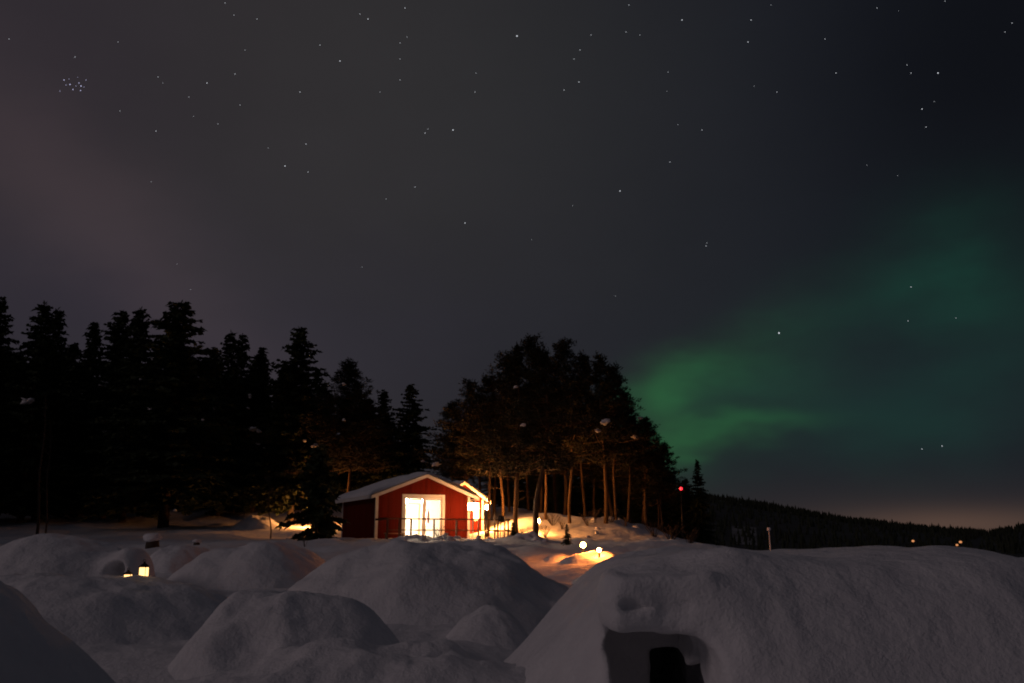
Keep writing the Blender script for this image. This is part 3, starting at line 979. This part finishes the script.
# reveals
w.add([(U0, 0, -.02), (U0, T, -.02), (U0, T, WT), (U0, 0, WT)], [(0, 1, 2, 3)])
w.add([(U1, 0, -.02), (U1, 0, WT), (U1, T, WT), (U1, T, -.02)], [(0, 1, 2, 3)])
w.add([(U0, 0, WT), (U0, T, WT), (U1, T, WT), (U1, 0, WT)], [(0, 1, 2, 3)])
w.add([(0, CL, -.5), (0, 0, -.5), (0, 0, EAVE), (0, CL, EAVE)], [(0, 1, 2, 3)])
w.add([(CW, 0, -.5), (CW, CL, -.5), (CW, CL, EAVE), (CW, 0, EAVE)], [(0, 1, 2, 3)])
w.add([(CW, CL, -.5), (0, CL, -.5), (0, CL, EAVE), (CW / 2, CL, APEX), (CW, CL, EAVE)], [(0, 1, 2, 3, 4)])
w.build('wall', M['red'], cabin)
# white trim
for (u, v, du, dv) in ((-.03, -.03, .15, .15), (CW - .12, -.03, .15, .15), (-.03, CL - .12, .15, .15), (CW - .12, CL - .12, .15, .15)):
    MB().box(u, u + du, v, v + dv, -.5, EAVE - .02).build('corner_trim', M['white'], cabin)
# room
rm = MB()
a, b, c_, d = .10, CW - .10, T + .005, 4.4
H_ = 2.38
rm.add([(a, c_, 0), (b, c_, 0), (b, d, 0), (a, d, 0)], [(0, 1, 2, 3)])
rm.build('room_floor', M['pale'], cabin)
rm = MB()
rm.add([(a, c_, H_), (a, d, H_), (b, d, H_), (b, c_, H_)], [(0, 1, 2, 3)])
rm.add([(a, d, 0), (b, d, 0), (b, d, H_), (a, d, H_)], [(0, 1, 2, 3)])
rm.add([(a, c_, 0), (a, d, 0), (a, d, H_), (a, c_, H_)], [(0, 1, 2, 3)])
rm.add([(b, d, 0), (b, c_, 0), (b, c_, H_), (b, d, H_)], [(0, 1, 2, 3)])
rm.add([(a, c_, 0), (U0, c_, 0), (U0, c_, H_), (a, c_, H_)], [(0, 3, 2, 1)])
rm.add([(U1, c_, 0), (b, c_, 0), (b, c_, H_), (U1, c_, H_)], [(0, 3, 2, 1)])
rm.build('room_wall', M['room'], cabin)
# inner door casing on the room's back wall
ic = MB()
ic.box(3.05, 3.15, d - .05, d - .004, 0, 2.1); ic.box(3.95, 4.05, d - .05, d - .004, 0, 2.1); ic.box(3.05, 4.05, d - .05, d - .004, 2.103, 2.2)
ic.build('inner_door_casing', M['pale'], cabin)
# frames of the glazed front: outer frame, fixed window left, door right
fr = MB()
fr.box(U0 - .09, U0 + .07, -.035, .07, -.02, WT); fr.box(U1 - .07, U1 + .09, -.035, .07, -.02, WT)
fr.box(U0 - .09, U1 + .09, -.035, .07, WT + .002, WT + .13)
fr.build('door_casing', M['white'], cabin)
UM = 2.70
wi = MB(); wi.box(U0 + .072, UM - .05, .0, .06, .0, .09); wi.box(U0 + .072, UM - .05, .0, .06, WT - .09, WT - .003); wi.box(UM - .048, UM + .05, .0, .06, 0, WT - .003)
wi.box(U0 + .072, U0 + .13, .0, .06, .092, WT - .092)
win = wi.build('window', M['white'], cabin)
MB().box(U0 + .132, UM - .05, .028, .036, .092, WT - .092).build('pane', M['glass'], win)
do = MB(); do.box(UM + .054, UM + .15, .005, .055, .01, WT - .01); do.box(U1 - .17, U1 - .073, .005, .055, .01, WT - .01)
do.box(UM + .152, U1 - .172, .005, .055, .01, .16); do.box(UM + .152, U1 - .172, .005, .055, WT - .12, WT - .01)
door = do.build('door', M['white'], cabin)
MB().box(UM + .152, U1 - .172, .026, .034, .162, WT - .122).build('pane', M['glass'], door)
h_ = MB(); h_.tube([(UM + .10, -.05, 1.0), (UM + .24, -.05, 1.0)], .012, 6); h_.tube([(UM + .10, .0, 1.0), (UM + .10, -.05, 1.0)], .012, 6)
h_.build('handle', M['metal'], door)

# roof: two slabs, white bargeboards, snow
def roof_parts(parent, W, L, eave, apex, of, ob, os, snow_t, trim='white', roofmat='dark'):
    slope = (apex - eave) / (W / 2)
    ang = math.atan(slope)
    rf = MB()
    for sgn in (-1, 1):
        xe = W / 2 + sgn * (W / 2 + os); ze = apex - slope * (W / 2 + os)
        q = [(W / 2, -of, apex + .03), (xe, -of, ze + .03), (xe, L + ob, ze + .03), (W / 2, L + ob, apex + .03)]
        up = [(x, y, z + .10) for x, y, z in q]
        rf.add(q + up, [(0, 1, 2, 3), (7, 6, 5, 4), (0, 4, 5, 1), (1, 5, 6, 2), (2, 6, 7, 3), (3, 7, 4, 0)])
    roof = rf.build('roof', M[roofmat], parent)
    # snow blanket with rounded rim
    nu, nv = 44, 40
    v, f = [], []
    for i in range(nu + 1):
        s = -1 + 2 * i / nu
        x = W / 2 + s * (W / 2 + os + .05)
        for j in range(nv + 1):
            y = -of - .05 + (L + of + ob + .10) * j / nv
            e = max(abs(s) ** 14, abs(2 * j / nv - 1) ** 22)
            rel = abs(x - W / 2)
            bz = apex + .132 - slope * math.sqrt(rel * rel + .03)
            n = float(fbm(x * .9, y * .9, 5, 3))
            v.append((x, y, bz + (snow_t * (1 + .22 * n)) * math.sqrt(max(0, 1 - e)) + .002))
    for i in range(nu):
        for j in range(nv):
            k = i * (nv + 1) + j
            f.append((k, k + nv + 1, k + nv + 2, k + 1))
    o = link('snow_cover', mesh('snow_cover', v, f, M['snow'], True), roof)
    # bargeboards on front
    for sgn in (-1, 1):
        m = MB()
        xe = W / 2 + sgn * (W / 2 + os); ze = apex - slope * (W / 2 + os)
        for (y0, y1) in ((-of - .04, -of - .003),):
            m.add([(W / 2, y0, apex - .10), (xe, y0, ze - .10), (xe, y0, ze + .09), (W / 2, y0, apex + .09),
                   (W / 2, y1, apex - .10), (xe, y1, ze - .10), (xe, y1, ze + .09), (W / 2, y1, apex + .09)],
                  [(0, 1, 2, 3), (7, 6, 5, 4), (0, 4, 5, 1), (1, 5, 6, 2), (2, 6, 7, 3), (3, 7, 4, 0)])
        m.build('bargeboard', M[trim], parent)
        m = MB()
        m.box(min(xe, xe + sgn * .03), max(xe, xe + sgn * .03), -of, L + ob, ze - .08, ze + .12)
        m.build('fascia', M[trim], parent)
    return roof
roof_parts(cabin, CW, CL, EAVE, APEX, .45, .3, .40, .20)

ch = MB(); ch.box(3.85, 4.15, 3.0, 3.3, 2.7, 3.50); ch.build('chimney', M['dark'], cabin)
MB().lump((4.0, 3.15, 3.56), (.22, .22, .13), 2, .2).build('chimney_snow', M['snow'], cabin, True)
# coat and panel inside, ceiling lamp
def hang_cloth(u, v, z0, z1, wd, mat, name, label, cat):
    p = cab_to_world(u, v, 0)
    o = empty(name, p, TH, label, cat)
    m = MB()
    prof = [(z1, .05), (z1 - .06, .5), (z1 - .25, .62), ((z0 + z1) / 2, .55), (z0 + .1, .62), (z0, .6)]
    n = 12; vv = []; ff = []
    for z, k in prof:
        for q in range(n):
            t = 2 * math.pi * q / n
            vv.append((math.cos(t) * wd * k, math.sin(t) * .09 * (.6 + k) + .02 * math.sin(4 * t), z))
    for i in range(len(prof) - 1):
        for q in range(n):
            q2 = (q + 1) % n
            ff.append((i * n + q, i * n + q2, (i + 1) * n + q2, (i + 1) * n + q))
    ff.append(tuple(range(n))); ff.append(tuple(reversed([(len(prof) - 1) * n + q for q in range(n)])))
    m.add(vv, ff).build('fabric', M[mat], o, True)
    h = MB(); h.tube([(0, 0, z1 - .03), (0, 0, z1 + .06), (.05, 0, z1 + .09), (.07, 0, z1 + .05)], .008, 5); h.build('hanger_hook', M['metal'], o)
hang_cloth(3.10, 1.0, .55, 1.62, .13, 'cloth', 'hanging_coat', 'narrow violet coat hanging behind the glass door of the red cabin', 'coat')
hang_cloth(3.42, 1.3, .95, 1.66, .17, 'cloth2', 'hanging_jacket', 'pale pink jacket hanging right of the violet coat behind the glass', 'jacket')
def ceiling_lamp(u, v, label):
    o = empty('ceiling_lamp', cab_to_world(u, v, 0), TH, label, 'lamp')
    MB().lathe([(.05, 2.36), (.09, 2.34), (.09, 2.31)], n=20).build('ceiling_mount', M['metal'], o, True)
    MB().lathe([(.10, 2.308), (.22, 2.27), (.24, 2.20), (.20, 2.12), (.10, 2.07), (.02, 2.06)], n=24).build('lamp_shade', M['ceil'], o, True)
ceiling_lamp(2.1, 1.6, 'glowing round ceiling lamp inside the glass front of the cabin')

# deck, railing, bench
deck = empty('deck', (c0.x, 50.0, FL), TH, 'snowy dark wooden deck in front of the red cabin', 'deck')
m = MB()
m.box(-.2, 7.0, -2.2, -.04, -.30, -.16)
m.build('joist_frame', M['wood'], deck)
m = MB()
for q in range(15):
    y0 = -2.25 + q * .147
    m.box(-.25, 7.05, y0, y0 + .139, -.157, -.125)
m.build('deck_boards', M['wood'], deck)
v, f = [], []
nu, nv = 60, 24
for i in range(nu + 1):
    for j in range(nv + 1):
        x = -.22 + 7.24 * i / nu; y = -2.2 + 2.14 * j / nv
        e = max(abs(2 * i / nu - 1) ** 30, abs(2 * j / nv - 1) ** 16)
        v.append((x, y, -.123 + (.10 + .05 * float(fbm(x * 1.6, y * 1.6, 3, 3))) * math.sqrt(1 - e)))
for i in range(nu):
    for j in range(nv):
        k = i * (nv + 1) + j
        f.append((k, k + nv + 1, k + nv + 2, k + 1))
link('snow_cover', mesh('snow_cover', v, f, M['snow'], True), deck)
rail = empty('deck_railing', (c0.x, 50.0, FL), TH, 'dark wooden railing with two rails along the deck of the cabin', 'railing')
YR = -2.1
for u in (.02, .66, 1.30, 2.58, 3.86, 5.14, 5.55, 6.28, 6.90):
    MB().box(u - .038, u + .038, YR - .038, YR + .038, -.30, 1.13).build('post', M['wood'], rail)
MB().box(-.05, 7.0, YR - .085, YR - .048, 1.07, 1.14).build('rail', M['wood'], rail)
MB().box(-.05, 7.0, YR - .083, YR - .047, .50, .56).build('rail', M['wood'], rail)
MB().box(6.915, 6.985, YR - .04, -.1, 1.05, 1.15).build('rail', M['wood'], rail)
MB().box(6.915, 6.985, YR - .04, -.1, .48, .58).build('rail', M['wood'], rail)
MB().box(-.05, .0, YR - .04, -.1, 1.05, 1.15).build('rail', M['wood'], rail)
bench = empty('bench', cab_to_world(.85, -.75, 0), TH, 'small wooden bench on the deck left of the glass front', 'bench')
MB().box(-.55, .55, -.18, .18, .34, .39).build('seat', M['pale'], bench)
for x in (-.45, .45):
    MB().box(x - .03, x + .03, -.15, .15, -.13, .338).build('leg', M['pale'], bench)

# porch lamp by the right corner
def post_lamp(p, z_c, wd, hg, label, glow, base_z, dz=TH, name='porch_lamp'):
    o = empty(name, (p.x, p.y, base_z), dz, label, 'lamp')
    zc = z_c - base_z
    MB().tube([(0, 0, -.3), (0, 0, zc - hg / 2 - .02)], .045, 8).build('pole', M['white'], o, True)
    MB().box(-wd / 2, wd / 2, -wd / 2, wd / 2, zc - hg / 2, zc + hg / 2).build('lamp_shade', M[glow], o)
    mm = MB(); mm.box(-wd / 2 - .03, wd / 2 + .03, -wd / 2 - .03, wd / 2 + .03, zc + hg / 2 + .003, zc + hg / 2 + .04)
    mm.add([(-wd / 2, -wd / 2, zc + hg / 2 + .043), (wd / 2, -wd / 2, zc + hg / 2 + .043), (wd / 2, wd / 2, zc + hg / 2 + .043), (-wd / 2, wd / 2, zc + hg / 2 + .043), (0, 0, zc + hg / 2 + .12)], [(0, 1, 4), (1, 2, 4), (2, 3, 4), (3, 0, 4), (3, 2, 1, 0)])
    mm.build('cap', M['dark'], o)
    return o
pl = P(473, 506.5, 50.6)
post_lamp(pl, pl.z, .40, .38, 'bright square porch lamp on a white pole at the cabin\'s right corner', 'lamp', FL - .1)

# ------------------------------------------------------------------ second cabin behind
TH2 = R(22)
c2 = P(440, 541, 59.0)
cabin2 = empty('cabin', (c2.x, 59.0, 2.35), TH2, 'second red cabin mostly hidden behind the first, its snowy roof edge brightly lit', 'cabin')
W2, L2, E2, A2 = 2.9, 5.0, 2.05, 3.05
w = MB()
w.add([(0, 0, -.6), (W2, 0, -.6), (W2, 0, E2), (W2 / 2, 0, A2), (0, 0, E2)], [(0, 1, 2, 3, 4)])
w.add([(0, L2, -.6), (0, 0, -.6), (0, 0, E2), (0, L2, E2)], [(0, 1, 2, 3)])
w.add([(W2, 0, -.6), (W2, L2, -.6), (W2, L2, E2), (W2, 0, E2)], [(0, 1, 2, 3)])
w.add([(W2, L2, -.6), (0, L2, -.6), (0, L2, E2), (W2 / 2, L2, A2), (W2, L2, E2)], [(0, 1, 2, 3, 4)])
w.build('wall', M['red'], cabin2)
for u in (-.03, W2 - .12):
    MB().box(u, u + .15, -.03, .12, -.6, E2 - .02).build('corner_trim', M['white'], cabin2)
wn_ = MB(); x0, x1, z0, z1 = 2.25, 2.55, .75, 1.75
wn_.box(x0 - .08, x1 + .08, -.04, -.003, z0 - .08, z0); wn_.box(x0 - .08, x1 + .08, -.04, -.003, z1, z1 + .08); wn_.box(x0 - .08, x0, -.04, -.003, z0 + .002, z1 - .002); wn_.box(x1, x1 + .08, -.04, -.003, z0 + .002, z1 - .002)
wf = wn_.build('window', M['white'], cabin2)  # made-up window: its glowing pane stands in for a brightly lit white board
MB().box(x0 + .002, x1 - .002, -.02, -.004, z0 + .002, z1 - .002).build('pane', M['lit'], wf)
roof_parts(cabin2, W2, L2, E2, A2, .4, .3, .35, .20)
# wall lamp on its right corner, lighting the grove
def wall_lamp(p, label, glow, r=.11, name='wall_lamp'):
    o = empty(name, p, TH2, label, 'lamp')
    MB().lathe([(.03, -.16), (r, -.12), (r * 1.1, .05), (r * .8, .12), (.03, .14)], n=18).build('lamp_glass', M[glow], o, True)
    MB().lathe([(r * 1.25, .143), (r * 1.0, .17), (.03, .24)], n=18).build('cap', M['metal'], o, True)
    MB().bar((0, 0, .24), (-.25, 0, .30), .03, .03).build('bracket', M['metal'], o)
wl = P(487.5, 507, 58.2)
wall_lamp(wl, 'bright wall lamp on the corner of the hidden second cabin, lighting the pines', 'lamp2')

# path lamp left, behind the dark spruce
pp = P(311, 515, 68)
def path_lamp(p, label, glow, r=.13, mat='metal'):
    bz = surf(p.x, p.y)
    o = empty('path_lamp', (p.x, p.y, bz), 0, label, 'lamp')
    h = p.z - bz
    MB().tube([(0, 0, -.3), (0, 0, h - r * 1.05)], .03, 8).build('pole', M[mat], o, True)
    prof = [(max(.01, r * math.sin(math.pi * q / 12)), h - r * math.cos(math.pi * q / 12)) for q in range(13)]
    MB().lathe(prof, n=20).build('lamp_globe', M[glow], o, True)
    return o
path_lamp(pp, 'warm path lamp glowing behind the left boughs of the short dark spruce', 'globe2', .17)
path_lamp(P(538, 521, 53), 'path lamp right beside the thick bending pine trunk, lighting the snow yellow', 'globe3', .12)
p1 = P(583, 545, 31); path_lamp(p1, 'brighter and larger of the two glowing globe lanterns in the snow', 'globe', .085)
p2 = P(599, 550, 30); path_lamp(p2, 'smaller of the two glowing globe lanterns, on the right', 'globe', .062)

# red warning lamp on a mast among the trees
rp = P(681, 489, 56)
o = empty('warning_mast', (rp.x, 56, g1(rp.x, 56)), 0, 'thin mast with a glowing red warning lamp right of the grove', 'mast')
hh = rp.z - g1(rp.x, 56)
MB().tube([(0, 0, -.3), (0, 0, hh - .12)], [.05, .03], 8).build('pole', M['metal'], o, True)
MB().lathe([(max(.01, .10 * math.sin(math.pi * q / 10)), hh + .02 - .10 * math.cos(math.pi * q / 10)) for q in range(11)], n=16).build('lamp_globe', M['redlamp'], o, True)

# ------------------------------------------------------------------ candle lanterns
def candle_lantern(px, Y, hgt, wd, label, sink=0.03):
    x = P(px, 575, Y).x
    z = surf(x, Y) - sink
    o = empty('candle_lantern', (x, Y, z), R(random.uniform(10, 40)), label, 'lantern', 'candle lanterns on the snow')
    k = hgt
    MB().lathe([(wd * .52, 0), (wd * .52, k * .06), (wd * .48, k * .07)], n=12).build('base', M['metal'], o, True)
    MB().lathe([(wd * .44, k * .072), (wd * .46, k * .3), (wd * .44, k * .66)], n=14).build('lamp_glass', M['candle'], o, True)
    MB().lathe([(wd * .58, k * .662), (wd * .54, k * .70), (wd * .28, k * .84), (wd * .12, k * .90), (wd * .10, k * .97), (.005, k * 1.0)], n=14).build('cap', M['metal'], o, True)
    for q in range(4):
        t = q * math.pi / 2 + .3
        MB().bar((math.cos(t) * wd * .49, math.sin(t) * wd * .49, k * .06), (math.cos(t) * wd * .49, math.sin(t) * wd * .49, k * .67), .009, .009, (1, 0, .01)).build('corner_wire', M['metal'], o)
    rg = MB(); rg.tube([(wd * .13 * math.cos(a), 0, k * 1.04 + wd * .13 * math.sin(a)) for a in np.linspace(0, 6.0, 12)], .004, 4)
    rg.build('handle', M['metal'], o)
candle_lantern(143.5, 15.9, .29, .165, 'larger candle lantern with a black cap on the snow, on the right')
candle_lantern(128, 16.1, .24, .155, 'smaller candle lantern with a black cap sunk in the snow, on the left', .08)

# ------------------------------------------------------------------ small things
def stump(px, py, Y, r, label):
    p = P(px, py, Y); z = g1(p.x, Y)
    o = empty('tree_stump', (p.x, Y, z), 0, label, 'stump')
    h = r * .9
    MB().lathe([(r * .85, -.2), (r * .8, h * .3), (r * .7, h)], n=12).build('stem', M['bark'], o, True)
    MB().lump((0, 0, h + r * .25), (r * 1.1, r * 1.0, r * .55), px, .2, 20, 12).build('snow_cap', M['snow'], o, True)
stump(153, 538, 36, .32, 'snow-capped stump behind the left snow shelter')
stump(197, 540, 37, .16, 'tiny snow-capped stump behind the mound with the warm shoulder')

def twigs(px, ybase, Y, H, n, label, name='twig', spread=.3, z=None, snow=False, cat='shrub', group=None):
    x = P(px, ybase, Y).x
    zb = surf(x, Y) if z is None else z
    o = empty(name, (x, Y, zb), 0, label, cat, group)
    m = MB()
    for q in range(n):
        a = random.uniform(0, 6.28); s = spread * H * random.uniform(.3, 1)
        h = H * random.uniform(.65, 1)
        e = Vector((math.cos(a) * s, math.sin(a) * s, h))
        mid = e * .5 + Vector((random.uniform(-.1, .1) * H, random.uniform(-.1, .1) * H, 0))
        m.tube([(0, 0, -.1), mid, e], [H * .022, H * .015, H * .006], 5)
        for k in range(3):
            b = mid.lerp(e, random.uniform(0, .8)); a2 = random.uniform(0, 6.28)
            m.tube([b, b + Vector((math.cos(a2), math.sin(a2), .9)) * H * .16], [H * .011, H * .005], 4)
    m.build('stem', M['twig'], o, True)
twigs(557, 583, 16.6, .42, 2, 'bare forked twig poking out of the broad mound\'s right shoulder', spread=.25)
twigs(574, 586, 16.0, .42, 2, 'bare twig right of the forked one, beside the snow shelter\'s slope', spread=.25)
twigs(305, 545, 40, .5, 7, 'small bare tuft of twigs in the snow below the dark spruce', name='shrub', spread=.7)
twigs(438, 541, 45, .6, 9, 'dark twiggy tuft in the snow bank before the glass front', name='shrub', spread=.7)
SG = 'bare shrubs on the slope at right'
for px, yb, Y, H, lab in ((655, 541, 52, 1.0, 'bare shrub on the dim slope, left of the others there'), (672, 544, 50, 1.2, 'bare shrub low on the dim slope, right of the first'), (690, 545, 48, 1.0, 'bare shrub at the foot of the dim slope above the snow shelter'),
                          (1005, 556, 40, 1.1, 'dark bare shrub on the snow past the shelter\'s right end'), (1022, 556, 44, 1.3, 'dark bare shrub cut by the right edge of the photo'), (985, 552, 46, .8, 'low dark shrub peeping over the shelter\'s falling right end')):
    twigs(px, yb, Y, H, 14, lab, name='shrub', spread=.75, group=SG)

for q, (px, Y, H) in enumerate(((545, 52, .7), (553, 57, .9), (562, 55, .6), (588, 56, .8), (596, 60, .7), (612, 58, .9), (626, 56, .7), (524, 50, .6))):
    twigs(px, 541, Y, H, 12, 'small bare shrub in the lit snow between the grove trunks', name='shrub', spread=.8, group='small shrubs under the grove')
for q in range(9):
    px = random.uniform(515, 645); Y = random.uniform(47, 60)
    x = P(px, 541, Y).x; r = random.uniform(.10, .22)
    m = MB().lump((0, 0, r * .25), (r, r * .9, r * .6), q + 90, .6, 14, 9)
    tag(m.build('snow_lump', M['snow'], None, True, (x, Y, surf(x, Y))), 'rounded lump of snow lying on the lit slope under the grove', 'snow lump', 'snow lumps under the grove')

# pale marker pole behind the snow shelter
pm = P(769, 530, 32)
zb = g1(pm.x, 32)
o = empty('marker_pole', (pm.x, 32, zb), 0, 'thin pale marker pole with snow on its top, behind the snow shelter', 'pole')
MB().tube([(0, 0, -.3), (.01, 0, (pm.z - zb) * .5), (0, 0, pm.z - zb)], [.03, .026, .022], 8).build('pole', M['white'], o, True)
MB().lump((0, 0, pm.z - zb + .03), (.07, .07, .06), 3, .2).build('snow_cap', M['snow'], o, True)

# far lit lamps across the valley
for px, py, r, lab in ((913, 541, .28, 'faint orange street lamp far across the valley, left of the pair'), (957, 545, .26, 'faint orange street lamp far across the valley, middle one'), (960.5, 542, .30, 'faint orange street lamp far across the valley, rightmost')):
    p = P(px, py, 150)
    o = empty('street_lamp', (p.x, 150, g1(p.x, 150)), 0, lab, 'street lamp', 'street lamps far across the valley')
    h = p.z - g1(p.x, 150)
    MB().tube([(0, 0, -.3), (0, 0, h - r * .6)], .07, 6).build('pole', M['metal'], o, True)
    MB().lathe([(.05, h - r * .6), (r * .7, h - r * .4), (r * .75, h + r * .3), (r * .2, h + r * .6)], n=12).build('lamp_glass', M['far_glow'], o, True)

# shovel and skis stuck in the snow at the deck's right end
def shovel(px, Y, ytop, label, lean):
    x = P(px, 541, Y).x; z = surf(x, Y)
    o = empty('snow_shovel', (x, Y, z), 0, label, 'shovel')
    o.rotation_euler = (R(4), R(lean), 0)
    h = P(px, ytop, Y).z - z
    MB().tube([(0, 0, -.2), (0, 0, h * .78)], .022, 6).build('shaft', M['wood'], o, True)
    bl = MB()
    v = []; f = []
    for i in range(7):
        for j in range(7):
            uu, vv_ = -1 + i / 3, j / 6
            v.append((uu * .17 * (1 - .25 * vv_ ** 4), -.05 * (1 - uu * uu), h * .76 + vv_ * h * .26))
    for i in range(6):
        for j in range(6):
            k = i * 7 + j; f.append((k, k + 7, k + 8, k + 1))
    n0 = len(v)
    v += [(x_, y_ + .012, z_) for x_, y_, z_ in v]
    f += [tuple(reversed([q + n0 for q in ff])) for ff in f]
    bl.add(v, f); bl.build('blade', M['metal'], o)
shovel(500, 48.5, 516, 'dark snow shovel standing blade up right of the deck railing', 3)
def ski(px, Y, ytop, label, lean):
    x = P(px, 541, Y).x; z = surf(x, Y)
    o = empty('ski', (x, Y, z), R(20), label, 'ski', 'skis stuck in the snow by the deck')
    o.rotation_euler = (R(3), R(lean), R(20))
    h = P(px, ytop, Y).z - z
    m = MB()
    v = []; f = []
    N = 12
    for q in range(N + 1):
        t = q / N; zz = -.2 + t * (h + .2)
        y = 0 if t < .85 else -((t - .85) / .15) ** 2 * .12
        wd = .045 if t < .93 else .045 * (1 - (t - .93) / .09)
        v += [(-wd, y, zz), (wd, y, zz), (wd, y + .018, zz), (-wd, y + .018, zz)]
    for q in range(N):
        for k in range(4):
            a_, b_ = q * 4 + k, q * 4 + (k + 1) % 4
            f.append((a_, b_, b_ + 4, a_ + 4))
    f += [(3, 2, 1, 0), (N * 4, N * 4 + 1, N * 4 + 2, N * 4 + 3)]
    m.add(v, f); m.build('board', M['pale'], o)
    MB().box(-.04, .04, -.05, -.003, h * .45, h * .55).build('binding', M['metal'], o)
ski(495, 48.8, 513, 'pale ski standing upright in the snow, left of the dark shovel', -2)
ski(504, 49.2, 516, 'pale ski standing upright in the snow, right of the dark shovel', 2)

# ================================================================== stars
STARS = [(225,3,.5),(234,15,.4),(257,19,.5),(360,14,.5),(368,19,.9),(405,8,.7),(320,45,.6),(340,61,1.0),(235,74,.6),(207,83,.8),(158,77,.4),(75,57,.5),(189,97,.35),(240,105,.4),(120,111,.4),(156,131,.6),(300,92,.7),(400,80,.5),(475,92,.5),(476,73,.35),(453,130,1.3),(425,133,.7),(428,129,.4),(306,144,.6),(285,166,1.0),(308,172,.5),(415,187,.5),(386,199,.35),(465,223,.9),(400,59,.4),(400,43,.4),(9,39,.35),(118,42,.3),(218,124,.35),(407,37,.3),(245,50,.3),(380,92,.3),
 (64,80,1.0),(70,84.5,1.2),(73,89.5,1.0),(79,83,.9),(81,86,1.3),(80.5,90.5,1.0),(86,80,.6),(60,91,.5),(66,85,.5),(76,86,.5),(84,87,.4),(69,79,.4),
 (517,36,1.6),(629,5,.5),(591,35,.5),(626,32,.5),(640,35,.4),(580,50,.5),(574,59,.5),(579,82,.8),(564,90,.6),(682,20,1.0),(751,20,.7),(748,42,.8),(668,72,.4),(777,92,.5),(836,73,.6),(907,65,.5),(911,73,.6),(938,73,1.2),(1012,23,.5),(1005,32,.4),(922,109,.9),(926,127,.6),(702,130,.6),(670,162,.5),(620,191,1.1),(706,246,.6),(754,86,.3),(825,39,.5),(771,5,.3),(877,8,.4),(945,1,.4),(779,333,1.8),(911,287,.6),(908,321,.5),(956,318,.35),(922,449,.6),(942,446,.8),(707,243,.3)]
for q in range(40):
    STARS.append((random.uniform(-150, 1170), random.uniform(-120, 330), random.uniform(.10, .25)))
mviolet = mat_glow('violet_starlight', (0.66, 0.66, 1.0), 1.0, False)
mstar = mat_glow('starlight', (0.86, 0.92, 1.0), 0.85, False)
m = MB(); m2 = MB()
for px, py, b in STARS:
    d = ray(px, py).normalized()
    c = Vector((0, 0, EYE)) + d * 8000
    r = 8000 / FPX * (0.18 + 0.42 * b)
    pl_ = 58 < px < 90 and 76 < py < 94
    if pl_: r *= .85
    (m2 if pl_ else m).add([c + Vector(t) * r for t in ((1, 0, 0), (-1, 0, 0), (0, 1, 0), (0, -1, 0), (0, 0, 1), (0, 0, -1))],
          [(0, 2, 4), (2, 1, 4), (1, 3, 4), (3, 0, 4), (2, 0, 5), (1, 2, 5), (3, 1, 5), (0, 3, 5)])
o = m.build('sky_stars', mstar)
tag(o, kind='structure')
tag(m2.build('sky_star_cluster', mviolet), kind='structure')
